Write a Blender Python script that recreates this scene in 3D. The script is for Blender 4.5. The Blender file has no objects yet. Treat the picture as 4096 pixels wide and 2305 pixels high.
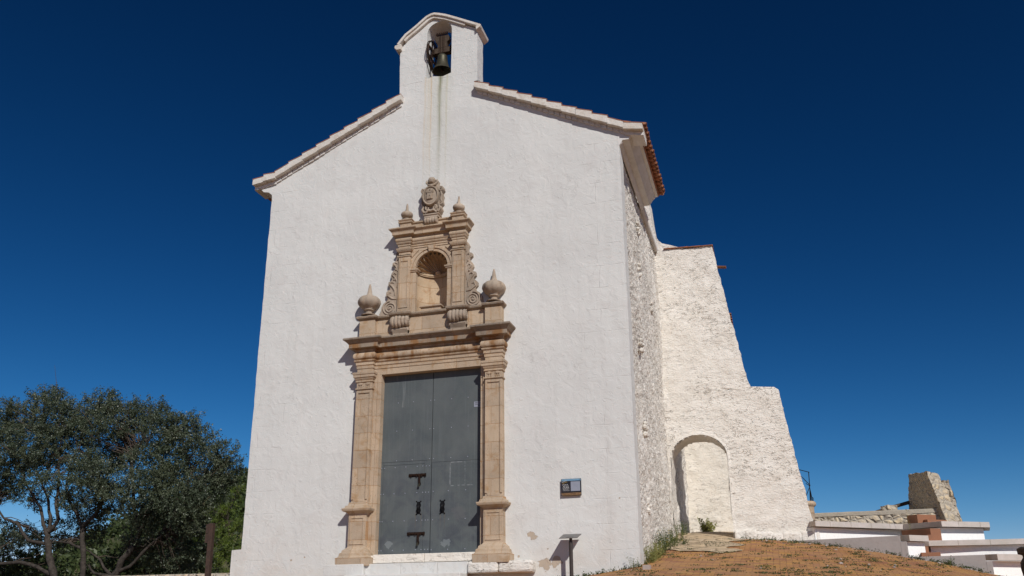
import bpy, bmesh, math, random
import numpy as np
from mathutils import Vector, Matrix, noise
from mathutils.geometry import tessellate_polygon
random.seed(7); rng = np.random.default_rng(7)
PI = math.pi
S = bpy.context.scene
COL = S.collection
# ------------------------------------------------------------------ camera
cam = bpy.data.cameras.new('camera'); camo = bpy.data.objects.new('camera', cam); COL.objects.link(camo)
yaw, pit, rol = map(math.radians, (16.514, 17.965, -.4076))
fw = Vector((-math.sin(yaw)*math.cos(pit), math.cos(yaw)*math.cos(pit), math.sin(pit)))
rt = Vector((math.cos(yaw), math.sin(yaw), 0)); up = rt.cross(fw)
r2 = math.cos(rol)*rt+math.sin(rol)*up; u2 = -math.sin(rol)*rt+math.cos(rol)*up
m = Matrix((r2, u2, -fw)).transposed().to_4x4(); m.translation = (6.625, -16.171, -1.292)
camo.matrix_world = m
cam.sensor_width = 36; cam.lens = 3474.1/4096*36; cam.shift_y = 212.5/4096
cam.clip_start = .1; cam.clip_end = 5000
S.camera = camo
# ------------------------------------------------------------------ world + sun
SD = Vector((.73, -1, .875)).normalized()
W = bpy.data.worlds.new('World'); S.world = W; W.use_nodes = True
nt = W.node_tree; nt.nodes.clear()
sky = nt.nodes.new('ShaderNodeTexSky'); sky.sky_type = 'NISHITA'; sky.sun_disc = False
sky.sun_elevation = math.asin(SD.z); sky.sun_rotation = math.atan2(SD.x, SD.y)
sky.altitude = 1500; sky.air_density = .75; sky.dust_density = .05; sky.ozone_density = 6
gm = nt.nodes.new('ShaderNodeGamma'); gm.inputs[1].default_value = 1.3
hs = nt.nodes.new('ShaderNodeHueSaturation'); hs.inputs['Saturation'].default_value = 1.12
bg = nt.nodes.new('ShaderNodeBackground'); bg.inputs[1].default_value = .05
wo = nt.nodes.new('ShaderNodeOutputWorld')
nt.links.new(sky.outputs[0], gm.inputs[0]); nt.links.new(gm.outputs[0], hs.inputs['Color'])
g2 = nt.nodes.new('ShaderNodeGamma'); g2.inputs[1].default_value = 1.346
gn = nt.nodes.new('ShaderNodeMix'); gn.data_type = 'RGBA'; gn.blend_type = 'MULTIPLY'; gn.inputs[0].default_value = 1; gn.inputs[7].default_value = (1.4, .68, .364, 1)
nt.links.new(hs.outputs[0], g2.inputs[0]); nt.links.new(g2.outputs[0], gn.inputs[6]); 
sp = nt.nodes.new('ShaderNodeSeparateColor'); cb = nt.nodes.new('ShaderNodeCombineColor'); 
def soft(sock, A, c):      # compresses the bright haze at the horizon a little, as the polarised sky of the photograph
    d = nt.nodes.new('ShaderNodeMath'); d.operation = 'MULTIPLY_ADD'; nt.links.new(sock, d.inputs[0]); d.inputs[1].default_value = 1/(c*A); d.inputs[2].default_value = 1/A
    e = nt.nodes.new('ShaderNodeMath'); e.operation = 'DIVIDE'; nt.links.new(sock, e.inputs[0]); nt.links.new(d.outputs[0], e.inputs[1]); return e.outputs[0]
nt.links.new(gn.outputs[2], sp.inputs[0]); nt.links.new(sp.outputs[0], cb.inputs[0]); nt.links.new(soft(sp.outputs[1], 1.1, 30), cb.inputs[1]); nt.links.new(soft(sp.outputs[2], 1.27, 28), cb.inputs[2]); nt.links.new(cb.outputs[0], bg.inputs[0]); nt.links.new(bg.outputs[0], wo.inputs[0])
sl = bpy.data.lights.new('sun', 'SUN'); sl.energy = 3.7; sl.angle = math.radians(.5); sl.color = (1, .966, .915)
so = bpy.data.objects.new('sun', sl); COL.objects.link(so); so.rotation_euler = SD.to_track_quat('Z', 'Y').to_euler()
so.location = (10, -15, 20)
S.view_settings.view_transform = 'Standard'; S.view_settings.look = 'None'; S.view_settings.gamma = 1
S.view_settings.exposure = 0

# ------------------------------------------------------------------ materials
class NT:
    def __init__(s, name, rough=.9):
        s.m = bpy.data.materials.new(name); s.m.use_nodes = True; s.t = s.m.node_tree
        s.p = s.t.nodes['Principled BSDF']; s.p.inputs['Roughness'].default_value = rough
        s.p.inputs['Specular IOR Level'].default_value = .25
        s.tc = s.t.nodes.new('ShaderNodeTexCoord').outputs['Object']
    def n(s, ty, **kw):
        nd = s.t.nodes.new(ty)
        for k, v in kw.items():
            if isinstance(v, bpy.types.NodeSocket): s.t.links.new(v, nd.inputs[k.replace('_', ' ')] if not k[0] == 'i' or not k[1:].isdigit() else nd.inputs[int(k[1:])])
            elif k[0] == 'i' and k[1:].isdigit(): nd.inputs[int(k[1:])].default_value = v
            elif hasattr(nd, k): setattr(nd, k, v)
            else: nd.inputs[k.replace('_', ' ')].default_value = v
        return nd
    def map(s, scale=(1, 1, 1), rot=(0, 0, 0), loc=(0, 0, 0), v=None):
        return s.n('ShaderNodeMapping', Vector=v or s.tc, Scale=scale, Rotation=rot, Location=loc).outputs[0]
    def noise(s, sc, det=4, dis=0, v=None, rough=.55):
        return s.n('ShaderNodeTexNoise', Vector=v or s.tc, Scale=sc, Detail=det, Distortion=dis, Roughness=rough).outputs['Fac']
    def vor(s, sc, feat='F1', v=None, out='Distance', rnd=1):
        return s.n('ShaderNodeTexVoronoi', feature=feat, Vector=v or s.tc, Scale=sc, Randomness=rnd).outputs[out]
    def ramp(s, x, pts):
        r = s.n('ShaderNodeValToRGB', Fac=x); e = r.color_ramp.elements
        while len(e) < len(pts): e.new(.5)
        for el, (p, c) in zip(e, pts): el.position = p; el.color = (c, c, c, 1) if isinstance(c, (int, float)) else (*c, 1)
        return r.outputs['Color']
    def mix(s, f, a, b, mode='MIX'):
        nd = s.t.nodes.new('ShaderNodeMix'); nd.data_type = 'RGBA'; nd.blend_type = mode
        for i, v in ((0, f), (6, a), (7, b)):
            if isinstance(v, bpy.types.NodeSocket): s.t.links.new(v, nd.inputs[i])
            else: nd.inputs[i].default_value = v if i == 0 else (*v, 1)
        return nd.outputs[2]
    def math(s, op, a, b=0.0, c=None):
        nd = s.t.nodes.new('ShaderNodeMath'); nd.operation = op
        for i, v in enumerate((a, b) if c is None else (a, b, c)):
            if isinstance(v, bpy.types.NodeSocket): s.t.links.new(v, nd.inputs[i])
            else: nd.inputs[i].default_value = v
        return nd.outputs[0]
    def xyz(s):
        nd = s.n('ShaderNodeSeparateXYZ', i0=s.tc); return nd.outputs
    def comb(s, x, y, z=0.0):
        nd = s.t.nodes.new('ShaderNodeCombineXYZ')
        for i, v in enumerate((x, y, z)):
            if isinstance(v, bpy.types.NodeSocket): s.t.links.new(v, nd.inputs[i])
            else: nd.inputs[i].default_value = v
        return nd.outputs[0]
    def bump(s, h, dist, strength=1, prev=None):
        b = s.n('ShaderNodeBump', Height=h, Distance=dist, Strength=strength)
        if prev: s.t.links.new(prev, b.inputs['Normal'])
        return b.outputs[0]
    def fin(s, col, nrm=None):
        if isinstance(col, bpy.types.NodeSocket): s.t.links.new(col, s.p.inputs['Base Color'])
        else: s.p.inputs['Base Color'].default_value = (*col, 1)
        if nrm: s.t.links.new(nrm, s.p.inputs['Normal'])
        return s.m

def band(t, x, c, w):           # 1 inside |x-c|<w fading out
    d = t.math('ABSOLUTE', t.math('SUBTRACT', x, c))
    return t.ramp(t.math('DIVIDE', d, w), [(0, 1), (1, 0)])

def spot(t, pts, X, Z, nz):     # union of noisy blobs (x, z, radius)
    acc = None
    for (px, pz, r) in pts:
        dx = t.math('SUBTRACT', X, px); dz = t.math('SUBTRACT', Z, pz)
        d = t.math('SQRT', t.math('ADD', t.math('MULTIPLY', dx, dx), t.math('MULTIPLY', dz, dz)))
        d = t.math('ADD', d, t.math('MULTIPLY', t.math('SUBTRACT', nz, .5), r*2.2))
        v = t.math('LESS_THAN', d, r*.75)
        acc = v if acc is None else t.math('MAXIMUM', acc, v)
    return acc

def mat_facade():
    t = NT('whitewashed_plaster', .88); X, Y, Z = t.xyz()[:3]
    big = t.noise(.55, 5, .4); mid = t.noise(2.3, 6, .6); fine = t.noise(38, 4); rel = t.noise(7, 6, .8)
    c = t.mix(t.ramp(big, [(.35, 0), (.65, 1)]), (.60, .598, .578), (.65, .647, .622))
    c = t.mix(t.ramp(mid, [(.55, 0), (.8, .6)]), c, (.555, .535, .515))
    c = t.mix(t.ramp(fine, [(.62, 0), (.8, .25)]), c, (.42, .40, .38))
    # trowel marks and damp
    vz = t.math('SMOOTH_MIN', t.math('MULTIPLY', t.math('SUBTRACT', .9, Z), .8), 1.0, .1)
    damp = t.math('MULTIPLY', t.math('MAXIMUM', vz, 0.0), t.ramp(mid, [(.4, 0), (.65, 1)]))
    c = t.mix(t.math('MULTIPLY', damp, .35), c, (.62, .56, .48))
    c = t.mix(t.math('MULTIPLY', t.ramp(t.noise(1, 5, 0, t.map((5, 5, .35))), [(.52, 0), (.72, 1)]), .22), c, (.50, .485, .455))
    # streaks below the bell
    st = t.noise(1, 5, 0, t.map((9, 9, .35))); st2 = t.noise(1, 4, 0, t.map((40, 40, .5)))
    wob = t.math('MULTIPLY', t.math('SUBTRACT', t.noise(1.2, 3), .5), .10)
    Xw = t.math('ADD', X, wob)
    zf = t.ramp(t.math('DIVIDE', t.math('SUBTRACT', Z, 7.6), 3.2), [(0, 0), (.35, .45), (1, 1)])
    below = t.math('LESS_THAN', Z, 10.9)
    def streak(cx, w, colr, k, cc):
        f = t.math('MULTIPLY', t.math('MULTIPLY', band(t, Xw, cx, w), zf), t.math('MULTIPLY', below, k))
        f = t.math('MULTIPLY', f, t.ramp(st2, [(.3, .35), (.65, 1)]))
        return t.mix(f, cc, colr)
    c = streak(.12, .42, (.50, .50, .40), .55, c)
    c = streak(-.15, .12, (.60, .52, .38), .5, c)
    c = streak(-.085, .028, (.54, .38, .20), .85, c)
    c = streak(.13, .075, (.20, .20, .11), 1.0, c)
    c = streak(.30, .04, (.45, .42, .25), .6, c)
    c = streak(-.24, .03, (.55, .42, .25), .6, c)
    # ashlar corners
    br = t.n('ShaderNodeTexBrick', Vector=t.comb(t.math('ADD', X, t.math('MULTIPLY', t.noise(.8, 2), .25)), t.math('ADD', Z, t.math('MULTIPLY', t.noise(1.1, 3), .07))), Scale=1, Mortar_Size=.009, Mortar_Smooth=.6, Brick_Width=.95, Row_Height=.47, offset=.37)
    q = t.math('ABSOLUTE', t.math('SUBTRACT', X, .06))
    qm = t.ramp(t.math('ADD', q, t.math('MULTIPLY', t.noise(.9, 2), .8)), [(.0, 0), (1, 0)])
    qm = t.math('GREATER_THAN', t.math('ADD', q, t.math('MULTIPLY', t.noise(1.3, 2), .9)), 3.75)
    qm = t.math('MAXIMUM', qm, t.math('GREATER_THAN', Z, 10.5))
    jt = t.math('MULTIPLY', t.math('MULTIPLY', br.outputs['Fac'], qm), t.ramp(t.noise(3.1, 3), [(.42, 0), (.62, 1)]))
    c = t.mix(t.math('MULTIPLY', jt, .16), c, (.36, .33, .30))
    # flaked patches (real bare render showing)
    nz = t.noise(9, 6, .5)
    sp = spot(t, [(2.211, .256, .12), (2.44, -.25, .16), (2.66, -.22, .13), (1.93, -.10, .03), (3.9, .9, .02), (-2.9, -.05, .03), (2.5, .02, .03), (-2.6, .0, .02)], X, Z, nz)
    c = t.mix(sp, c, t.mix(nz, (.50, .40, .30), (.40, .34, .28)))
    pits = t.math('LESS_THAN', t.vor(6.5, v=t.map((1, 1, 1), (.3, .2, .1))), .035)
    c = t.mix(t.math('MULTIPLY', pits, .8), c, (.25, .18, .13))
    # hairline cracks
    ck = t.vor(.8, 'DISTANCE_TO_EDGE', v=t.n('ShaderNodeVectorMath', operation='ADD', i0=t.tc, i1=t.n('ShaderNodeTexNoise', Vector=t.tc, Scale=2.2, Detail=5).outputs['Color']).outputs[0])
    ckm = t.math('MULTIPLY', t.math('LESS_THAN', ck, .006), t.ramp(t.noise(.7, 2), [(.5, 0), (.6, 1)]))
    c = t.mix(t.math('MULTIPLY', ckm, .2), c, (.3, .27, .25))
    # broad hand-trowelled undulation + grain
    n = t.bump(t.noise(1.1, 3, .6), .03, .35)
    n = t.bump(t.ramp(t.noise(4.5, 5, 1.0, rough=.5), [(.42, 0), (.62, 1)]), .008, .38, n)
    n = t.bump(t.ramp(t.noise(11, 4, .8), [(.60, 0), (.70, 1)]), .006, .55, n)
    n = t.bump(fine, .004, .6, n)
    n = t.bump(jt, -.008, .6, n); n = t.bump(sp, -.012, 1, n); n = t.bump(pits, -.02, 1, n)
    return t.fin(c, n)

def mat_rubble_white(name, a, b, earth_brown, k=.18, joint=.35, sc=1.0, dp=.03):
    t = NT(name, .92)
    nz = t.noise(2.2, 6, .5); f = t.noise(26, 5, .3)
    c = t.mix(t.ramp(nz, [(.35, 0), (.7, 1)]), a, b)
    v = t.map((sc, sc, 2.1*sc))
    cr = t.noise(6.5, 4, 1.4, v=v, rough=.5); area = t.ramp(t.noise(.9, 3), [(.38, .15), (.6, 1)])
    ridge = t.math('ABSOLUTE', t.math('SUBTRACT', t.noise(3.2, 3, .9, v=v), .5))       # thin irregular crevices
    crev = t.math('MULTIPLY', t.ramp(ridge, [(.006, 1), (.02, 0)]), t.ramp(t.noise(5, 3, v=v), [(.48, 0), (.58, 1)]))
    hole = t.ramp(cr, [(.66-.05*k, 0), (.72-.05*k, 1)])
    m = t.math('MULTIPLY', t.math('MAXIMUM', crev, hole), area)
    c = t.mix(t.math('MULTIPLY', m, joint), c, earth_brown)  # mixes a darker brown into the crevices and holes
    n = t.bump(t.noise(3.0, 4, .8, v=v), .05, .35)
    n = t.bump(t.ramp(cr, [(.35, 0), (.66, 1)]), dp*.6, .5, n)
    n = t.bump(m, -dp, .9, n); n = t.bump(t.noise(13, 5, .8, v=v), .02, .6, n); n = t.bump(f, .008, .7, n)
    return t.fin(c, n)

def mat_stone(name='golden_sandstone', joints=True, a=(.45, .348, .245), b=(.545, .42, .298), st=(.38, .225, .10)):
    t = NT(name, .93); X, Y, Z = t.xyz()[:3]
    n1 = t.noise(1.7, 6, .4); n2 = t.noise(60, 3); n3 = t.noise(4.5, 6, .8)
    c = t.mix(t.ramp(n1, [(.35, 0), (.65, 1)]), a, b)
    c = t.mix(t.ramp(n3, [(.52, 0), (.72, .75)]), c, st)
    c = t.mix(t.ramp(t.noise(1, 4, 0, t.map((14, 14, 1.2))), [(.56, 0), (.75, .5)]), c, (.40, .25, .12))
    pit = t.math('MULTIPLY', t.math('LESS_THAN', t.vor(34, v=t.map((1, 1, .8))), .17), t.ramp(t.noise(3, 3), [(.45, .15), (.6, 1)]))
    c = t.mix(t.math('MULTIPLY', pit, .75), c, (.16, .085, .04))
    c = t.mix(t.ramp(n2, [(.4, 0), (.7, .3)]), c, (.36, .28, .21))
    nn = t.bump(n3, .02, .5)
    hb = t.math('MULTIPLY', t.math('MULTIPLY', t.math('GREATER_THAN', Z, 3.98), t.math('LESS_THAN', Z, 4.36)), t.ramp(t.noise(1, 4, .4, t.map((5, 5, 2.2))), [(.46, 0), (.60, .85)]))
    c = t.mix(hb, c, (.27, .13, .045))
    c = t.mix(t.math('MULTIPLY', t.math('LESS_THAN', Y, -.36), .35), c, (.25, .21, .17))
    if joints:
        br = t.n('ShaderNodeTexBrick', Vector=t.comb(t.math('ADD', X, .13), t.math('ADD', Z, .07)), Scale=1, Mortar_Size=.005, Mortar_Smooth=.3, Brick_Width=.52, Row_Height=.36, offset=.5, Color1=(1, 1, 1, 1), Color2=(.76, .77, .80, 1), Mortar=(.80, .58, .38, 1))
        c = t.mix(.8, c, br.outputs['Color'], 'MULTIPLY')
        nn = t.bump(br.outputs['Fac'], -.01, .7, nn)
    nn = t.bump(pit, -.01, .9, nn); nn = t.bump(n2, .005, .8, nn)
    return t.fin(c, nn)

def mat_door():
    t = NT('grey_painted_sheet_metal', .5); X, Y, Z = t.xyz()[:3]
    c = t.mix(t.ramp(t.noise(1.1, 5, .4), [(.35, 0), (.7, 1)]), (.082, .096, .100), (.116, .129, .130))
    c = t.mix(t.ramp(t.noise(1, 6, 0, t.map((30, 30, .8))), [(.55, 0), (.8, .45)]), c, (.15, .17, .175))
    c = t.mix(t.math('MULTIPLY', t.ramp(t.noise(2.7, 5, .7, v=t.map(loc=(3, 1, 5))), [(.45, 0), (.7, .8)]), t.ramp(t.math('DIVIDE', Z, 2.4), [(.3, 1), (1, .25)])), c, (.050, .056, .074))
    c = t.mix(t.math('MULTIPLY', t.math('MULTIPLY', band(t, X, -.62, .32), t.math('GREATER_THAN', Z, 3.0)), t.ramp(t.noise(1, 4, 0, t.map((55, 55, 1.6))), [(.55, 0), (.68, .55)])), c, (.26, .28, .28))
    c = t.mix(t.ramp(t.noise(120, 2), [(.5, 0), (.8, .35)]), c, (.17, .19, .19))
    nz = t.noise(8, 5, .4)
    sp = spot(t, [(-.80, .22, .09), (.42, .20, .12)], X, Z, nz)
    c = t.mix(t.math('MULTIPLY', sp, .45), c, (.24, .27, .28))
    sp = spot(t, [(.68, .80, .17)], X, Z, nz)
    c = t.mix(t.math('MULTIPLY', sp, .3), c, (.13, .125, .13))
    # worn tape outline
    inx = t.math('MULTIPLY', t.math('GREATER_THAN', X, .47), t.math('LESS_THAN', X, .99)); inz = t.math('MULTIPLY', t.math('GREATER_THAN', Z, 1.30), t.math('LESS_THAN', Z, 1.80))
    lx = t.math('MAXIMUM', band(t, X, .485, .016), band(t, X, .80, .014)); lz = t.math('MAXIMUM', band(t, Z, 1.785, .014), band(t, Z, 1.315, .014))
    tp = t.math('MULTIPLY', t.math('MULTIPLY', t.math('MAXIMUM', lx, lz), t.math('MULTIPLY', inx, inz)), t.ramp(t.noise(13, 4), [(.42, 0), (.6, 1)]))
    c = t.mix(t.math('MULTIPLY', tp, .8), c, (.28, .30, .31))
    for hx in (-.235, -.115, .29, .38):
        f = t.math('MULTIPLY', band(t, X, hx, .012), t.ramp(t.math('DIVIDE', t.math('SUBTRACT', Z, .42), .4), [(0, 0), (.3, .4), (1, 1)]))
        f = t.math('MULTIPLY', f, t.math('LESS_THAN', Z, .8)); c = t.mix(t.math('MULTIPLY', f, .5), c, (.16, .11, .05))
    n = t.bump(t.noise(1.3, 3), .01, .35); n = t.bump(t.noise(90, 3), .0015, .5, n)
    return t.fin(c, n)

def mat_simple(name, a, b=None, rough=.85, sc=6, bump=.008, metal=0):
    t = NT(name, rough); t.p.inputs['Metallic'].default_value = metal
    b = b or tuple(v*.75 for v in a)
    c = t.mix(t.ramp(t.noise(sc, 6, .5), [(.35, 0), (.68, 1)]), a, b)
    c = t.mix(t.ramp(t.noise(sc*7, 4), [(.5, 0), (.8, .3)]), c, tuple(v*.6 for v in a))
    n = t.bump(t.noise(sc*3, 6, .3), bump, .7)
    return t.fin(c, n)

def mat_pavers():
    t = NT('ochre_clay_pavers', .9); X, Y, Z = t.xyz()[:3]
    v = t.comb(t.math('ADD', X, t.math('MULTIPLY', t.noise(1.5, 2), .06)), t.math('ADD', Y, t.math('MULTIPLY', t.noise(2, 2), .05)))
    br = t.n('ShaderNodeTexBrick', Vector=v, Scale=1, Mortar_Size=.007, Mortar_Smooth=.2, Brick_Width=.23, Row_Height=.115, Bias=-.1, Color1=(.48, .25, .072, 1), Color2=(.27, .11, .07, 1), Mortar=(.10, .055, .03, 1))
    c = br.outputs['Color']
    c = t.mix(t.ramp(t.noise(1.1, 5, .5), [(.42, 0), (.66, .5)]), c, (.40, .225, .12))
    c = t.mix(t.ramp(t.noise(16, 4), [(.55, 0), (.8, .35)]), c, (.20, .11, .06))
    c = t.mix(t.ramp(t.noise(3.2, 5), [(.62, 0), (.72, .4)]), c, (.50, .33, .16))
    hf = t.math('ADD', br.outputs['Fac'], 0)
    n = t.bump(hf, -.008, .9); n = t.bump(t.noise(5, 5), .03, .5, n); n = t.bump(t.noise(60, 4), .006, .6, n)
    return t.fin(c, n)

def mat_flags(name='pale_flagstones', sc=2.2, a=(.50, .40, .27), b=(.42, .34, .25), mo=(.27, .21, .15), vs=(1, 1, 1), jw=.03, bd=.02):
    t = NT(name, .9)
    wv = t.n('ShaderNodeVectorMath', operation='ADD', i0=t.map(vs), i1=t.n('ShaderNodeVectorMath', operation='SCALE', i0=t.n('ShaderNodeTexNoise', Vector=t.tc, Scale=2.5, Detail=4).outputs['Color'], i3=.25).outputs[0]).outputs[0]
    ed = t.vor(sc, 'DISTANCE_TO_EDGE', v=wv); cc = t.vor(sc, 'F1', v=wv, out='Color')
    g = t.n('ShaderNodeSeparateColor', i0=cc).outputs[0]
    c = t.mix(g, a, b); c = t.mix(t.ramp(t.noise(7, 6, .5), [(.4, 0), (.75, .6)]), c, tuple(v*.6 for v in b))
    jm = t.ramp(ed, [(jw, 1), (jw*2, 0)]); c = t.mix(jm, c, mo)
    n = t.bump(t.ramp(ed, [(0, 0), (jw*4, 1)]), bd, .9); n = t.bump(t.noise(9, 6, .4), .03, .6, n); n = t.bump(t.noise(45, 4), .006, .6, n)
    return t.fin(c, n)

def mat_leaf(name, a, b, rough=.5, k=.15):
    t = NT(name, rough); t.p.inputs['Specular IOR Level'].default_value = .35
    at = t.n('ShaderNodeAttribute', attribute_name='tint').outputs['Fac']
    c = t.mix(at, a, b)
    c = t.mix(t.ramp(t.noise(1.3, 4, .5), [(.45, 0), (.7, .6)]), c, (b[0]*1.1, b[1]*1.0, b[2]*.85))
    t.fin(c)
    tr = t.n('ShaderNodeBsdfTranslucent', Color=(b[0]*1.2, b[1]*1.4, b[2]*.8, 1))
    mx = t.t.nodes.new('ShaderNodeMixShader'); mx.inputs[0].default_value = k
    t.t.links.new(t.p.outputs[0], mx.inputs[1]); t.t.links.new(tr.outputs[0], mx.inputs[2])
    t.t.links.new(mx.outputs[0], t.t.nodes['Material Output'].inputs[0])
    return t.m

M = {}
M['facade'] = mat_facade()
M['side'] = mat_rubble_white('rough_lime_rubble', (.86, .82, .75), (.76, .71, .63), (.17, .12, .08), 1.9, .95, 2.3, .05)
M['butt'] = mat_rubble_white('cream_limewash_over_stone', (.76, .725, .665), (.70, .655, .585), (.36, .27, .17), .5, .42, 1.15, .026)
M['cream'] = mat_rubble_white('smooth_cream_limewash', (.80, .75, .67), (.75, .69, .60), (.45, .33, .20), .2, .25, 1.0, .015)
M['stone'] = mat_stone()
M['carved'] = mat_stone('carved_sandstone', False, (.29, .24, .19), (.45, .365, .285), (.17, .12, .08))
M['worn'] = mat_stone('grey_weathered_sandstone', True, (.25, .205, .16), (.40, .32, .24), (.16, .10, .06))
M['gold'] = mat_stone('golden_stained_sandstone', True, (.47, .345, .22), (.56, .435, .30), (.33, .17, .07))
M['door'] = mat_door()
M['iron'] = mat_simple('rusty_wrought_iron', (.022, .014, .011), (.05, .024, .013), .55, 30, .003, .5)
M['black'] = mat_simple('black_iron', (.012, .012, .014), None, .5, 30, .002, .4)
M['bronze'] = mat_simple('weathered_bronze', (.095, .088, .06), (.055, .052, .04), .5, 9, .003, .6)
M['oldwood'] = mat_simple('dark_old_wood', (.05, .034, .024), (.085, .062, .045), .85, 14, .006)
M['cornice'] = mat_simple('lilac_white_render', (.68, .66, .64), (.60, .57, .53), .9, 5, .01)
M['verge'] = mat_simple('weathered_white_mortar', (.66, .63, .585), (.56, .50, .43), .92, 5, .018)
M['terra'] = mat_simple('terracotta', (.36, .135, .065), (.20, .11, .07), .85, 7, .006)
M['cop'] = mat_simple('pinkish_coping_stone', (.56, .50, .46), (.47, .42, .37), .85, 3, .004)
M['white'] = mat_simple('bright_white_wall', (.90, .90, .88), (.87, .865, .84), .85, 2.5, .003)
M['grey'] = mat_simple('lilac_grey_render', (.36, .325, .31), (.33, .30, .285), .9, 2, .016)
M['rust'] = mat_simple('rust_brown_stone', (.30, .135, .075), (.25, .12, .07), .8, 4, .003)
M['pav'] = mat_pavers()
M['flag'] = mat_flags(a=(.58, .44, .28), b=(.46, .36, .25), mo=(.30, .23, .15), bd=.03)
M['rubble'] = mat_flags('rubble_masonry', 5.2, (.66, .53, .35), (.47, .41, .33), (.45, .395, .315), (1, 1, 1.3), .075, .05)
M['mortar'] = mat_simple('sandy_mortar', (.45, .40, .32), (.38, .34, .28), .95, 6, .015)
M['earth_brown'] = mat_simple('dry_earth', (.24, .17, .10), (.16, .12, .075), .95, 1.5, .03)
M['block'] = mat_simple('pink_concrete', (.42, .35, .31), (.36, .30, .27), .9, 12, .004)
M['bark'] = mat_simple('grey_bark', (.075, .062, .052), (.028, .023, .019), .95, 9, .03)
M['bark2'] = mat_simple('dead_twig_wood', (.10, .075, .058), (.05, .04, .032), .95, 9, .01)
M['post'] = mat_simple('brown_stained_wood', (.075, .045, .034), (.05, .032, .026), .8, 12, .006)
M['darkstone'] = mat_simple('dark_weathered_stone', (.10, .085, .07), (.035, .032, .03), .95, 7, .03)
M['hill'] = mat_simple('scrub_hillside', (.15, .13, .075), (.05, .06, .025), .95, .25, .5)
M['leafA'] = mat_leaf('olive_leaf', (.030, .044, .024), (.122, .148, .100), .42)
M['leafB'] = mat_leaf('pine_needle', (.05, .085, .012), (.15, .20, .035), .5)
M['leafC'] = mat_leaf('shrub_leaf', (.028, .045, .014), (.075, .10, .035), .5)
M['weed'] = mat_leaf('weed_leaf', (.025, .045, .015), (.08, .105, .035), .6)
M['grass'] = mat_leaf('dry_grass', (.12, .14, .035), (.30, .29, .11), .6)
M['flower'] = mat_simple('yellow_petal', (.75, .50, .02), None, .6, 5, .001)
M['sign_face'] = mat_simple('printed_dark_panel', (.018, .017, .022), (.03, .026, .03), .3, 4, .0005)
M['sign_sky'] = mat_simple('printed_blue_band', (.14, .27, .40), (.18, .32, .45), .3, 4, .0005)
M['sign_sand'] = mat_simple('printed_sand_band', (.27, .16, .075), (.12, .07, .04), .3, 18, .0005)
M['ink_white'] = mat_simple('white_ink', (.75, .75, .75), (.7, .7, .7), .5, 4, .0002)
M['ink_gold'] = mat_simple('gold_ink', (.55, .36, .08), None, .5, 4, .0002)
M['ink_black'] = mat_simple('black_ink', (.02, .02, .025), None, .6, 4, .0002)
M['sticker'] = mat_simple('pale_sticker', (.28, .30, .36), (.26, .28, .34), .5, 4, .0003)
M['dmetal'] = mat_simple('dark_painted_steel', (.045, .036, .033), (.06, .048, .042), .5, 10, .001)
M['plate'] = mat_simple('brushed_grey_plate', (.16, .15, .145), (.20, .19, .18), .45, 20, .0006, .3)

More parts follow.
